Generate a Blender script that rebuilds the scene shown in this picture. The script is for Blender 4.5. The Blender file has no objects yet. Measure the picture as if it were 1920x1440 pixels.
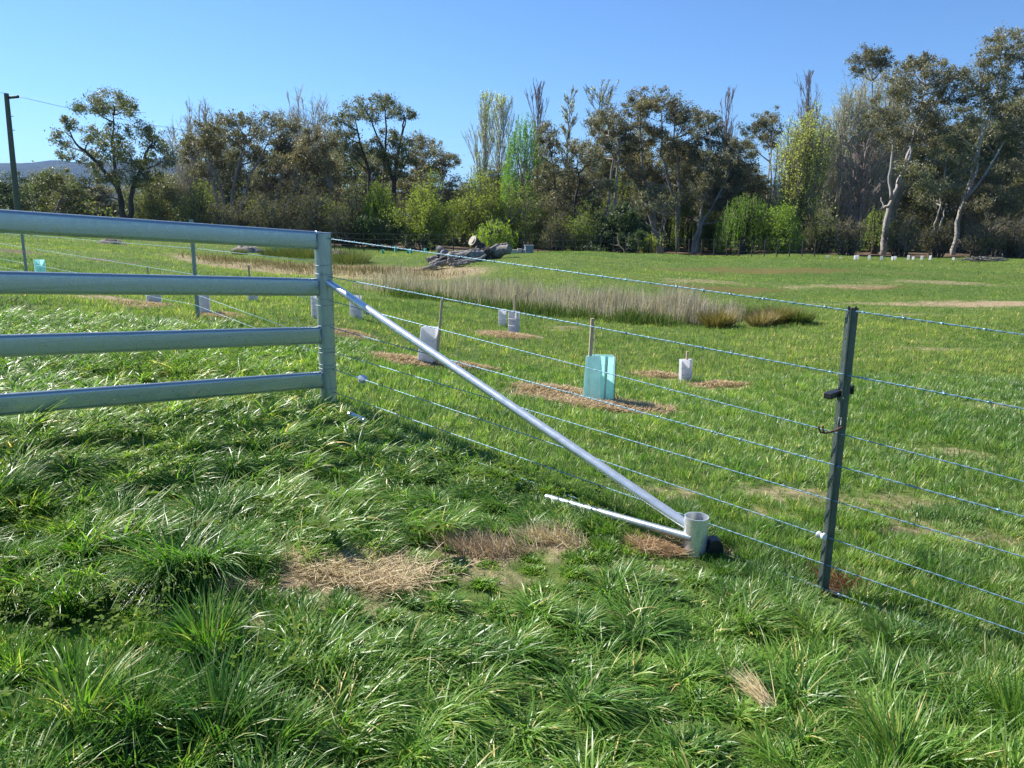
import bpy, math, random
import numpy as np
from mathutils import Vector, Matrix

random.seed(7)
RNG = np.random.default_rng(11)
SC = bpy.context.scene
COL = SC.collection

# ------------------------------------------------------------------ camera
F = 1440.0
CAMZ = 1.43
g = Vector((880 - 960, -(7400 - 720), -F)).normalized()     # where plumb lines run to
UPc = -g
FWc = Vector((0, 0, -1)); FWc = (FWc - UPc * FWc.dot(UPc)).normalized()
RTc = FWc.cross(UPc)
R = Matrix((RTc, FWc, UPc))                                  # cam space -> world
cam = bpy.data.cameras.new('camera')
camo = bpy.data.objects.new('camera', cam); COL.objects.link(camo)
camo.matrix_world = Matrix.Translation((0, 0, CAMZ)) @ R.to_4x4()
cam.sensor_fit = 'HORIZONTAL'; cam.sensor_width = 36.0; cam.lens = 36.0 * F / 1920
cam.clip_start = 0.05; cam.clip_end = 12000
SC.camera = camo

# ------------------------------------------------------------------ sky, sun
SUN_EL = math.radians(43); SUN_AZ = math.radians(-57)        # azimuth from +Y, negative = left
sdir = Vector((math.sin(SUN_AZ) * math.cos(SUN_EL), math.cos(SUN_AZ) * math.cos(SUN_EL), math.sin(SUN_EL)))
W = bpy.data.worlds.new('World'); SC.world = W; W.use_nodes = True
nt = W.node_tree
bg = nt.nodes['Background']
sky = nt.nodes.new('ShaderNodeTexSky'); sky.sky_type = 'NISHITA'; sky.sun_disc = False
sky.sun_elevation = SUN_EL; sky.sun_rotation = SUN_AZ
sky.altitude = 300; sky.air_density = 1.0; sky.dust_density = 0.0; sky.ozone_density = 4.0
tint = nt.nodes.new('ShaderNodeMix'); tint.data_type = 'RGBA'; tint.blend_type = 'MULTIPLY'; tint.inputs[0].default_value = 1
tint.inputs[7].default_value = (.74, .95, 1.18, 1)
nt.links.new(sky.outputs[0], tint.inputs[6]); nt.links.new(tint.outputs[2], bg.inputs[0]); bg.inputs[1].default_value = 0.071
sl = bpy.data.lights.new('sun', 'SUN'); sl.energy = 5.0; sl.angle = math.radians(0.53); sl.color = (1, 0.95, 0.87)
so = bpy.data.objects.new('sun', sl); COL.objects.link(so)
so.rotation_euler = (-sdir).to_track_quat('-Z', 'Y').to_euler()
SC.view_settings.view_transform = 'Standard'; SC.view_settings.look = 'None'
SC.view_settings.exposure = 0.95; SC.view_settings.gamma = 1.0
SC.cycles.use_denoising = True; SC.cycles.denoiser = 'OPENIMAGEDENOISE'; SC.cycles.denoising_input_passes = 'RGB_ALBEDO_NORMAL'; SC.cycles.denoising_prefilter = 'NONE'
SC.cycles.sample_clamp_indirect = 4.0
SC.cycles.max_bounces = 6; SC.cycles.diffuse_bounces = 3; SC.cycles.glossy_bounces = 3
SC.cycles.transmission_bounces = 3; SC.cycles.transparent_max_bounces = 6
SC.cycles.caustics_reflective = False; SC.cycles.caustics_refractive = False

# ------------------------------------------------------------------ geometry helpers
def ray(px, py):
    return R @ Vector((px - 960, -(py - 720), -F))
def at(px, py, d):
    r = ray(px, py); r = r * (d / r.y)
    return Vector((r.x, r.y, CAMZ + r.z))
def pxm(d): return d / F * 1.0

# ---- terrain: heights measured on the photo's ground at known distances
ctrl = [(617, 757, 5.36), (1542, 1112, 3.02), (1302, 1037, 3.33),
        (1125, 752, 7.0), (800, 688, 7.9), (1285, 720, 8.3), (963, 626, 12), (942, 613, 13.2), (667, 598, 11),
        (380, 601, 9.2), (290, 578, 11), (474, 568, 12), (48, 530, 13),
        (740, 545, 20), (1050, 580, 17), (1320, 612, 14.5), (1490, 602, 15), (1830, 570, 20),
        (600, 500, 32), (420, 486, 38), (220, 460, 35), (0, 436, 45), (-300, 420, 45), (640, 462, 56), (300, 448, 50),
        (830, 508, 32), (940, 488, 36), (1080, 475, 44), (1500, 482, 44), (1920, 492, 44), (2200, 500, 44),
        (1080, 473, 60), (1500, 477, 60), (1920, 480, 60), (0, 428, 60), (300, 442, 60), (640, 458, 62),
        (1500, 540, 26), (1150, 520, 26), (1900, 720, 8), (0, 700, 5.5), (200, 600, 8.5), (1700, 800, 6)]
cw = [at(*c) for c in ctrl]
for x in (-3, -1, 1, 3):
    for y in (0.6, 1.8):
        cw.append(Vector((x, y, CAMZ - 1.43 - .09 * x + .0035 * y)))
def warp(x, y):
    d = np.maximum(y, 0.3)
    return np.stack([3.2 * np.clip(x / (d + 2.5), -.95, .95), 1.5 * np.log(np.minimum(d, 62) + 1.5)], -1)
CP = warp(np.array([c.x for c in cw]), np.array([c.y for c in cw])); CZ = np.array([c.z for c in cw])
def _phi(a, b): return np.sqrt(((a[:, None, :] - b[None]) ** 2).sum(-1) + .01)
_n = len(CP)
A = np.zeros((_n + 1, _n + 1)); A[:_n, :_n] = _phi(CP, CP) - np.eye(_n) * .02; A[:_n, _n] = 1; A[_n, :_n] = 1
WT = np.linalg.solve(A, np.concatenate([CZ, [0]]))

def hash2(i, j, s):
    v = np.sin(i * 127.1 + j * 311.7 + s * 74.7) * 43758.5453
    return v - np.floor(v)
def vnoise(x, y, s=0):
    i = np.floor(x); j = np.floor(y); fx = x - i; fy = y - j
    fx = fx * fx * (3 - 2 * fx); fy = fy * fy * (3 - 2 * fy)
    a = hash2(i, j, s); b = hash2(i + 1, j, s); c = hash2(i, j + 1, s); d = hash2(i + 1, j + 1, s)
    return (a * (1 - fx) + b * fx) * (1 - fy) + (c * (1 - fx) + d * fx) * fy
def fbm(x, y, s=0, o=3):
    t = 0; amp = .5
    for k in range(o):
        t = t + amp * vnoise(x * 2 ** k, y * 2 ** k, s + k * 13); amp *= .5
    return t / (1 - .5 ** o)
def gz(x, y):
    x = np.atleast_1d(np.asarray(x, float)); y = np.atleast_1d(np.asarray(y, float))
    out = np.empty(len(x))
    for a in range(0, len(x), 20000):
        p = warp(x[a:a + 20000], y[a:a + 20000])
        out[a:a + 20000] = _phi(p, CP) @ WT[:_n] + WT[_n]
    plane = CAMZ - 1.43 - .09 * np.clip(x, -6, 6) + .0035 * np.clip(y, -4, 4)
    k = np.clip((y - .8) / 1.4, 0, 1); k = k * k * (3 - 2 * k)
    out = plane * (1 - k) + out * k
    n = np.clip(np.abs(y) / 30, 0.12, 1)
    out += (fbm(x * 1.1, y * 1.1, 3) - .5) * .10 * np.clip(n, .3, 1) + (fbm(x * .15, y * .15, 9) - .5) * .45 * (n - .12)
    return out
def Z(x, y): return float(gz([x], [y])[0])
def G(px, py):
    """ground point seen at a photo pixel"""
    r = ray(px, py); r = r / r.y
    ds = np.concatenate([np.arange(1.2, 12, .02), np.arange(12, 75, .1)])
    zz = CAMZ + r.z * ds; gg = gz(r.x * ds, ds)
    hit = np.nonzero(zz <= gg)[0]
    d = ds[hit[0]] if len(hit) else 60.0
    return Vector((r.x * d, d, Z(r.x * d, d)))
def GD(px, d):
    """ground point in the direction of a photo column at distance d"""
    r = ray(px, 450); r = r / r.y
    return Vector((r.x * d, d, Z(r.x * d, d)))

# ---- mesh building
def mesh_np(name, V, Fq, col=None, col2=None, smooth=True):
    me = bpy.data.meshes.new(name)
    V = np.ascontiguousarray(V, dtype=np.float32); Fq = np.ascontiguousarray(Fq, dtype=np.int32)
    me.vertices.add(len(V)); me.vertices.foreach_set('co', V.ravel())
    k = Fq.shape[1]
    me.loops.add(Fq.size); me.loops.foreach_set('vertex_index', Fq.ravel())
    me.polygons.add(len(Fq)); me.polygons.foreach_set('loop_start', np.arange(0, Fq.size, k, dtype=np.int32))
    if not smooth: me.polygons.foreach_set('use_smooth', np.zeros(len(Fq), dtype=bool))
    if col is not None:
        a = me.color_attributes.new('tint', 'FLOAT_COLOR', 'POINT')
        c = np.ones((len(V), 4), np.float32); c[:, :col.shape[1]] = col
        a.data.foreach_set('color', c.ravel())
    me.update(calc_edges=True)
    return me
def link(name, me, mat, parent=None):
    o = bpy.data.objects.new(name, me); COL.objects.link(o)
    if mat is not None: me.materials.append(mat)
    if parent is not None: o.parent = parent
    return o
def tag(o, label=None, cat=None, group=None, kind=None):
    if label: o['label'] = label
    if cat: o['category'] = cat
    if group: o['group'] = group
    if kind: o['kind'] = kind
    return o
def thing(name, loc, label, cat, group=None):
    e = bpy.data.objects.new(name, None); COL.objects.link(e); e.location = loc; e.empty_display_size = .1
    return tag(e, label, cat, group)
def worldloc(o):
    v = Vector((0, 0, 0))
    while o is not None: v += o.location; o = o.parent
    return v

class MB:
    def __init__(s): s.v = []; s.f = []; s.c = []
    def add(s, vs, fs, c=None):
        n = len(s.v); s.v.extend([tuple(p) for p in vs]); s.f.extend([tuple(i + n for i in q) for q in fs])
        s.c.extend([c or (1, 1, 1)] * len(vs))
    def tube(s, pts, rad, k=8, caps=True, c=None):
        pts = [Vector(p) for p in pts]; m = len(pts)
        if not hasattr(rad, '__len__'): rad = [rad] * m
        t0 = (pts[1] - pts[0]).normalized()
        ref = Vector((0, 0, 1)) if abs(t0.z) < .9 else Vector((1, 0, 0))
        a = t0.cross(ref).normalized(); vs = []
        for i in range(m):
            t = (pts[min(i + 1, m - 1)] - pts[max(i - 1, 0)]).normalized()
            a = (a - t * a.dot(t)).normalized(); b = t.cross(a)
            for j in range(k):
                w = 2 * math.pi * j / k
                vs.append(pts[i] + (a * math.cos(w) + b * math.sin(w)) * rad[i])
        fs = [(i * k + j, i * k + (j + 1) % k, (i + 1) * k + (j + 1) % k, (i + 1) * k + j) for i in range(m - 1) for j in range(k)]
        if caps: fs += [tuple(range(k))[::-1], tuple((m - 1) * k + j for j in range(k))]
        s.add(vs, fs, c)
    def box(s, c0, ax, ay, az, hx, hy, hz, bev=0):
        c0 = Vector(c0); ax = Vector(ax).normalized(); ay = Vector(ay).normalized(); az = Vector(az).normalized()
        vs = [c0 + ax * hx * i + ay * hy * j + az * hz * k for k in (-1, 1) for j in (-1, 1) for i in (-1, 1)]
        s.add(vs, [(0, 2, 3, 1), (4, 5, 7, 6), (0, 1, 5, 4), (2, 6, 7, 3), (0, 4, 6, 2), (1, 3, 7, 5)])
    def prism(s, outline, p0, p1, ax, ay, cap=True):
        """sweep a 2-D outline (ax, ay) from p0 to p1"""
        k = len(outline); vs = []
        for p in (p0, p1):
            for (x, y) in outline: vs.append(Vector(p) + Vector(ax) * x + Vector(ay) * y)
        fs = [(j, (j + 1) % k, k + (j + 1) % k, k + j) for j in range(k)]
        if cap: fs += [tuple(range(k))[::-1], tuple(range(k, 2 * k))]
        s.add(vs, fs)
    def build(s, name, mat, parent=None, flat=True, angle=None, col=False):
        me = bpy.data.meshes.new(name)
        off = worldloc(parent) if parent is not None else Vector((0, 0, 0))
        me.from_pydata([(x - off.x, y - off.y, z - off.z) for x, y, z in s.v], [], s.f)
        if not flat: me.polygons.foreach_set('use_smooth', np.ones(len(me.polygons), dtype=bool))
        if col:
            a = me.color_attributes.new('tint', 'FLOAT_COLOR', 'POINT')
            c = np.ones((len(s.v), 4), np.float32); c[:, :3] = np.array(s.c)
            a.data.foreach_set('color', c.ravel())
        me.update()
        if angle: me.set_sharp_from_angle(angle=math.radians(angle))
        return link(name, me, mat, parent)

# ------------------------------------------------------------------ materials
def newmat(name):
    m = bpy.data.materials.new(name); m.use_nodes = True
    return m, m.node_tree, m.node_tree.nodes['Principled BSDF']
def N(t, ty, **kw):
    n = t.nodes.new(ty)
    for k, v in kw.items(): setattr(n, k, v)
    return n
def noise_n(t, scale, detail=4, rough=.6, co=None, stretch=None):
    n = N(t, 'ShaderNodeTexNoise'); n.inputs['Scale'].default_value = scale; n.inputs['Detail'].default_value = detail
    n.inputs['Roughness'].default_value = rough
    tc = N(t, 'ShaderNodeTexCoord')
    if stretch is not None:
        mp = N(t, 'ShaderNodeMapping'); mp.inputs['Scale'].default_value = stretch
        t.links.new(tc.outputs['Object'], mp.inputs[0]); t.links.new(mp.outputs[0], n.inputs['Vector'])
    else: t.links.new(tc.outputs['Object'], n.inputs['Vector'])
    return n
def ramp(t, src, stops):
    r = N(t, 'ShaderNodeValToRGB'); e = r.color_ramp.elements
    while len(e) < len(stops): e.new(.5)
    for i, (p, c) in enumerate(stops): e[i].position = p; e[i].color = (*c, 1) if len(c) == 3 else c
    t.links.new(src, r.inputs[0]); return r
def mixc(t, fac, a, b, mode='MIX'):
    m = N(t, 'ShaderNodeMix', data_type='RGBA', blend_type=mode)
    if isinstance(fac, (int, float)): m.inputs[0].default_value = fac
    else: t.links.new(fac, m.inputs[0])
    for v, i in ((a, 6), (b, 7)):
        if isinstance(v, tuple): m.inputs[i].default_value = (*v, 1)
        else: t.links.new(v, m.inputs[i])
    return m.outputs[2]
def bump(t, src, bsdf, strength=.3, dist=.01):
    b = N(t, 'ShaderNodeBump'); b.inputs['Strength'].default_value = strength; b.inputs['Distance'].default_value = dist
    t.links.new(src, b.inputs['Height']); t.links.new(b.outputs[0], bsdf.inputs['Normal'])

def mat_plain(name, c1, c2, scale=20, rough=.7, metal=0, bmp=.2, stretch=None, spec=.5):
    m, t, b = newmat(name)
    n = noise_n(t, scale, 5, .65, stretch=stretch)
    r = ramp(t, n.outputs[0], [(.3, c1), (.7, c2)])
    t.links.new(r.outputs[0], b.inputs['Base Color'])
    b.inputs['Roughness'].default_value = rough; b.inputs['Metallic'].default_value = metal
    b.inputs['Specular IOR Level'].default_value = spec
    if bmp: bump(t, n.outputs[0], b, bmp, .01)
    return m
def mat_galv(name, c1, c2, rough=.36, stretch=(6, 6, 6), dark=(.10, .12, .12)):
    m, t, b = newmat(name)
    n = noise_n(t, 5, 6, .7, stretch=stretch)
    n2 = noise_n(t, 25, 2, .5)
    n3 = noise_n(t, 3.2, 4, .55, stretch=(stretch[0] * .5, stretch[1] * .5, stretch[2] * .9))
    c = ramp(t, n.outputs[0], [(.28, c1), (.72, c2)]).outputs[0]
    f = ramp(t, n3.outputs[0], [(.62, (0, 0, 0)), (.72, (.55, .55, .55))]).outputs[0]
    c = mixc(t, f, c, dark)
    t.links.new(c, b.inputs['Base Color'])
    b.inputs['Metallic'].default_value = .66
    rr = ramp(t, n2.outputs[0], [(.3, (rough - .04,) * 3), (.7, (rough + .05,) * 3)])
    t.links.new(rr.outputs[0], b.inputs['Roughness'])
    bump(t, n2.outputs[0], b, .03, .002)
    return m
def mat_leaf(name, trans=.3, rough=.5, spec=.4, hue=(1, 1, 1)):
    m, t, b = newmat(name)
    a = N(t, 'ShaderNodeAttribute', attribute_name='tint')
    c = mixc(t, 1.0, a.outputs['Color'], hue, 'MULTIPLY')
    t.links.new(c, b.inputs['Base Color']); b.inputs['Roughness'].default_value = rough
    b.inputs['Specular IOR Level'].default_value = spec
    tr = N(t, 'ShaderNodeBsdfTranslucent')
    c2 = mixc(t, 1.0, c, (1.15, 1.3, .65), 'MULTIPLY'); t.links.new(c2, tr.inputs[0])
    mx = N(t, 'ShaderNodeMixShader'); mx.inputs[0].default_value = trans
    t.links.new(b.outputs[0], mx.inputs[1]); t.links.new(tr.outputs[0], mx.inputs[2])
    t.links.new(mx.outputs[0], t.nodes['Material Output'].inputs[0])
    return m

M = {}
M['galv'] = mat_galv('galvanised_rail', (.32, .39, .41), (.44, .51, .53), .29, (.3, .3, 40))
M['galv_post'] = mat_galv('galvanised_post', (.31, .37, .385), (.45, .51, .52), .36, (5, 5, 2))
M['galv_bright'] = mat_galv('bright_galvanised_pipe', (.68, .72, .73), (.84, .87, .88), .28, (4, 4, 4), (.34, .37, .39))
M['wire'] = mat_plain('fence_wire_metal', (.16, .30, .38), (.28, .45, .53), 80, .5, .45, 0)
M['picket'] = mat_plain('picket_steel', (.08, .105, .092), (.15, .18, .165), 30, .45, .35, .05, (3, 3, 1))
M['picket_grey'] = mat_plain('grey_picket_steel', (.22, .26, .26), (.36, .40, .40), 30, .45, .5, .05, (3, 3, 1))
M['black'] = mat_plain('black_plastic', (.012, .012, .014), (.022, .022, .026), 40, .45, 0, .05)
M['white_plastic'] = mat_plain('white_plastic', (.62, .62, .62), (.76, .76, .77), 30, .4, 0, .03)
M['rust'] = mat_plain('rusty_steel', (.10, .035, .02), (.22, .09, .06), 60, .7, .3, .2)
M['timber'] = mat_plain('stake_timber', (.38, .28, .18), (.60, .47, .33), 14, .8, 0, .3, (6, 6, 1))
M['bark_grey'] = mat_plain('grey_bark', (.15, .135, .115), (.38, .35, .31), 3, .9, 0, .5, (2, 2, .5))
M['bark_dark'] = mat_plain('dark_bark', (.035, .029, .024), (.10, .085, .07), 3, .9, 0, .5, (2, 2, .5))
M['bark_pale'] = mat_plain('pale_gum_bark', (.20, .18, .155), (.52, .49, .45), 1.6, .8, 0, .3, (2, 2, .5))
M['bark_twig'] = mat_plain('twig_bark', (.17, .145, .11), (.30, .265, .21), 2, .85, 0, 0)
M['bark_palet'] = mat_plain('pale_twig_bark', (.36, .34, .28), (.56, .53, .44), 2, .85, 0, 0)
M['bark_red'] = mat_plain('reddish_twig_bark', (.22, .165, .15), (.36, .29, .26), 2, .85, 0, 0)
M['log'] = mat_plain('weathered_log_wood', (.07, .06, .05), (.36, .33, .29), 2.4, .9, 0, 1.0, (3, 3, 3))
M['logdark'] = mat_plain('charred_log_wood', (.015, .012, .01), (.09, .075, .06), 5, .9, 0, .6)
M['logend'] = mat_plain('sawn_log_end', (.36, .30, .22), (.56, .50, .40), 9, .85, 0, .2)
M['pole'] = mat_plain('treated_pole_timber', (.075, .085, .06), (.13, .14, .105), 6, .85, 0, .3, (6, 6, .6))
M['dirt'] = mat_plain('dirt_mound_soil', (.10, .075, .055), (.27, .235, .19), 3, .95, 0, .8)
M['leaf'] = mat_leaf('tree_leaf', .30, .5, .32, (2.5, 2.55, 2.35))
M['leafsoft'] = mat_leaf('willow_leaf', .45, .65, .15, (1.75, 1.7, 1.4))
M['bud'] = mat_leaf('spring_buds', .42, .75, .12, (2.2, 2.2, 1.9))
M['grass'] = mat_leaf('grass_blade', .45, .38, .5, (2.5, 2.35, 1.8))
M['grassfar'] = mat_leaf('short_grass_blade', .42, .7, .15, (1.7, 1.6, 1.45))
M['grassaway'] = mat_leaf('far_grass_blade', .42, .75, .12, (2.0, 1.78, 1.6))
M['dryg'] = mat_leaf('dry_grass_blade', .30, .75, .15, (1.3, 1.3, 1.3))
M['broad'] = mat_leaf('broad_leaf', .45, .65, .15, (1.3, 1.25, .9))
def mat_guard(name, c, trans, spots=True, clear=0):
    m, t, b = newmat(name)
    n = noise_n(t, 14, 4, .6)
    cc = ramp(t, n.outputs[0], [(.3, tuple(x * .88 for x in c)), (.7, c)]).outputs[0]
    if spots:
        v = noise_n(t, 90, 2, .5)
        f = ramp(t, v.outputs[0], [(.80, (0, 0, 0)), (.84, (.6, .6, .6))]).outputs[0]
        cc = mixc(t, f, cc, (.16, .13, .10))
    t.links.new(cc, b.inputs['Base Color']); b.inputs['Roughness'].default_value = .45
    tr = N(t, 'ShaderNodeBsdfTranslucent'); t.links.new(cc, tr.inputs[0])
    mx = N(t, 'ShaderNodeMixShader'); mx.inputs[0].default_value = trans
    t.links.new(b.outputs[0], mx.inputs[1]); t.links.new(tr.outputs[0], mx.inputs[2])
    out = mx.outputs[0]
    if clear:
        tp = N(t, 'ShaderNodeBsdfTransparent'); tp.inputs[0].default_value = (.75, .95, .95, 1); m2 = N(t, 'ShaderNodeMixShader'); m2.inputs[0].default_value = clear
        t.links.new(out, m2.inputs[1]); t.links.new(tp.outputs[0], m2.inputs[2]); out = m2.outputs[0]
    t.links.new(out, t.nodes['Material Output'].inputs[0]); return m
M['guard_white'] = mat_guard('white_corrugated_plastic', (.90, .90, .92), .58)
M['guard_teal'] = mat_guard('teal_plastic_film', (.66, .90, .88), .62, False, .30)
M['guard_tealf'] = mat_guard('far_teal_plastic', (.22, .66, .58), .4, False)

# ------------------------------------------------------------------ layout anchors
POST = at(617, 757, 5.36); POST.z = Z(POST.x, POST.y)
PICK = at(1542, 1112, 3.02); PICK.z = Z(PICK.x, PICK.y)
STUB = at(1302, 1037, 3.33); STUB.z = Z(STUB.x, STUB.y)
RAILDIR = ray(2469, 565).normalized()                # along the rails, towards the corner post
FENCE = (PICK - POST); FENCE.z = 0; FLEN = FENCE.length; FENCE.normalize()

# patches of dead grass, soil and mulch on the ground: (px, py, half length, half depth, kind)
PATCH = [(650, 1078, .34, .13, 'straw'), (900, 1036, .20, .10, 'straw'), (1040, 1020, .15, .09, 'straw'), (1235, 1028, .17, .10, 'straw'),
         (440, 1108, .10, .05, 'soil'), (575, 1080, .18, .12, 'soil'), (1570, 1108, .10, .07, 'soil'), (1740, 985, .30, .14, 'thin'), (1660, 950, .7, .25, 'thin'), (1830, 1010, .5, .22, 'thin'), (1500, 930, .5, .22, 'thin'), (1250, 930, .4, .2, 'thin'), (1700, 1000, .2, .08, 'soil'), (1440, 965, .22, .10, 'thin'),
         (1360, 1035, .12, .08, 'soil'), (420, 1145, .35, .10, 'thin'), (660, 1135, .4, .09, 'thin'), (900, 1085, .3, .09, 'thin'), (1150, 1065, .3, .09, 'thin'),
         (775, 680, .52, .26, 'mulch'), (860, 690, .35, .2, 'mulch'), (1090, 748, .72, .38, 'mulch'), (1180, 770, .42, .22, 'mulch'), (948, 630, .48, .42, 'mulch'), (1000,632,.3,.25,'mulch'),
         (1230, 706, .30, .25, 'mulch'), (1345, 724, .32, .2, 'mulch'), (650, 627, .35, .25, 'mulch'), (415, 594, .30, .3, 'mulch'), (270, 575, .35, .35, 'mulch'), (205, 560, .5, .4, 'mulch'),
         (1840, 572, 2.6, 1.0, 'bare'), (1700, 590, 1.0, .4, 'thin'), (1320, 528, 2.2, .9, 'thin'), (1580, 536, 2.6, 1.1, 'thin'), (1540, 570, 1.2, .35, 'thin'),
         (1330, 542, 2.6, 1.0, 'brown'), (1430, 510, 4.5, 1.6, 'brown'), (1640, 538, 1.6, .6, 'brown'), (1780, 530, 3.5, 1.6, 'thin'), (1760, 655, .7, .3, 'thin'),
         (1060, 615, .5, .3, 'thin'), (1800, 850, .3, .15, 'thin'), (1850, 760, .4, .2, 'thin'), (1050, 620, .3, .2, 'thin'),
         (212, 490, 1.2, .5, 'soil'), (30, 473, .8, .4, 'soil')]
PW = [(G(p[0], p[1]), p[2], p[3], p[4]) for p in PATCH]
KINDS = ('straw', 'soil', 'thin', 'mulch', 'bare', 'brown')
def patch_mask(x, y, kinds):
    m = np.zeros(len(x))
    wob = (fbm(x * 5, y * 5, 21) - .5) * .9 + (fbm(x * 1.1, y * 1.1, 27) - .5) * .5 + (fbm(x * .6, y * 2.2, 29, 4) - .5) * 1.6 * np.clip((y - 13) / 6, 0, 1)
    for c, a, b, k in PW:
        if k in kinds:
            r = np.sqrt(((x - c.x) / a) ** 2 + ((y - c.y) / b) ** 2)
            m = np.maximum(m, np.clip(1.35 - r + wob, 0, 1))
    return m
# the reed bed and the dry hollow beyond it (world polygons walked through as capsules)
REED = [(G(745, 545), 1.1), (G(860, 553), 1.3), (G(960, 568), 1.3), (G(1060, 580), 1.25), (G(1160, 588), 1.2), (G(1270, 598), 1.0), (G(1330,606),.55)]
HOLL = [(G(400, 484), 1.6), (G(500, 497), 3.2), (G(600, 505), 4.0), (G(690, 512), 3.6), (G(760, 512), 3.0)]
def capsule(x, y, chain):
    best = np.full(len(x), 1e9)
    for (a, ra), (b, rb) in zip(chain[:-1], chain[1:]):
        dx, dy = b.x - a.x, b.y - a.y
        t = np.clip(((x - a.x) * dx + (y - a.y) * dy) / (dx * dx + dy * dy), 0, 1)
        d = np.hypot(x - a.x - t * dx, y - a.y - t * dy) / (ra + (rb - ra) * t)
        best = np.minimum(best, d)
    return best

# ------------------------------------------------------------------ ground
def axis(lo, hi, near0, near1, step, grow=1.09):
    a = list(np.arange(near0, near1, step)); s = step; v = a[-1]
    while v < hi: s *= grow; v += s; a.append(v)
    s = step; v = a[0]
    while v > lo: s *= grow; v -= s; a.insert(0, v)
    return np.array(a)
gx = axis(-3500, 3500, -6, 7, .09, 1.045); gy = axis(-900, 6500, 1.5, 15, .09, 1.035)
X, Y = np.meshgrid(gx, gy); xs = X.ravel(); ys = Y.ravel()
zs = gz(xs, ys)
far = np.clip((np.hypot(xs, ys) - 120) / 800, 0, 1)
zs = zs * (1 - far) + (-1.0) * far
nx, ny = len(gx), len(gy)
idx = np.arange(nx * ny).reshape(ny, nx)
Fq = np.stack([idx[:-1, :-1], idx[:-1, 1:], idx[1:, 1:], idx[1:, :-1]], -1).reshape(-1, 4)
tree_line = np.clip((ys - 50) / 6, 0, 1)
hol = np.clip(1.5 - capsule(xs, ys, HOLL), 0, 1) * 1.4
cm = np.stack([np.maximum.reduce([patch_mask(xs, ys, ('straw', 'mulch', 'bare')), .55 * patch_mask(xs, ys, ('thin',)), .9 * np.clip(hol, 0, 1)]),
               patch_mask(xs, ys, ('brown',)),
               np.clip(patch_mask(xs, ys, ('soil', 'mulch')) + .75 * tree_line * np.clip((120 - ys) / 30, 0, 1), 0, 1)], -1)
me = mesh_np('ground', np.stack([xs, ys, zs], -1), Fq, cm)
m, t, b = newmat('meadow_ground')
att = N(t, 'ShaderNodeAttribute', attribute_name='tint')
sep = N(t, 'ShaderNodeSeparateColor'); t.links.new(att.outputs['Color'], sep.inputs[0])
geo = N(t, 'ShaderNodeNewGeometry')
def pnoise(scale, detail=5, rough=.65, sc=None):
    n = N(t, 'ShaderNodeTexNoise'); n.inputs['Scale'].default_value = scale; n.inputs['Detail'].default_value = detail; n.inputs['Roughness'].default_value = rough
    if sc:
        mp = N(t, 'ShaderNodeMapping'); mp.inputs['Scale'].default_value = sc
        t.links.new(geo.outputs['Position'], mp.inputs[0]); t.links.new(mp.outputs[0], n.inputs['Vector'])
    else: t.links.new(geo.outputs['Position'], n.inputs['Vector'])
    return n.outputs[0]
fine = pnoise(9, 6, .75); mid = pnoise(.55, 4); big = pnoise(.07, 3)
gcol = ramp(t, fine, [(.30, (.025, .042, .010)), (.5, (.075, .125, .025)), (.72, (.17, .235, .055))]).outputs[0]
gcol = mixc(t, ramp(t, mid, [(.45, (0, 0, 0)), (.7, (.55, .55, .55))]).outputs[0], gcol, (.135, .165, .032))
gcol = mixc(t, ramp(t, big, [(.45, (0, 0, 0)), (.65, (.45, .45, .45))]).outputs[0], gcol, (.10, .125, .03))
soil = ramp(t, fine, [(.3, (.05, .032, .02)), (.7, (.20, .14, .095))]).outputs[0]
straw = ramp(t, fine, [(.3, (.15, .11, .06)), (.7, (.46, .36, .22))]).outputs[0]
brown = ramp(t, fine, [(.3, (.07, .07, .02)), (.7, (.17, .145, .045))]).outputs[0]
def edge(ch):
    ma = N(t, 'ShaderNodeMath', operation='ADD'); t.links.new(sep.outputs[ch], ma.inputs[0])
    mb = N(t, 'ShaderNodeMath', operation='MULTIPLY_ADD'); t.links.new(fine, mb.inputs[0]); mb.inputs[1].default_value = .9; mb.inputs[2].default_value = -.45
    t.links.new(mb.outputs[0], ma.inputs[1])
    return ramp(t, ma.outputs[0], [(.25, (0, 0, 0)), (.75, (1, 1, 1))]).outputs[0]
gcol = mixc(t, edge(1), gcol, brown); gcol = mixc(t, edge(2), gcol, soil); gcol = mixc(t, edge(0), gcol, straw)
t.links.new(gcol, b.inputs['Base Color']); b.inputs['Roughness'].default_value = .9; b.inputs['Specular IOR Level'].default_value = .15
bump(t, fine, b, .7, .05)
tag(link('ground', me, m), kind='structure')

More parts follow.
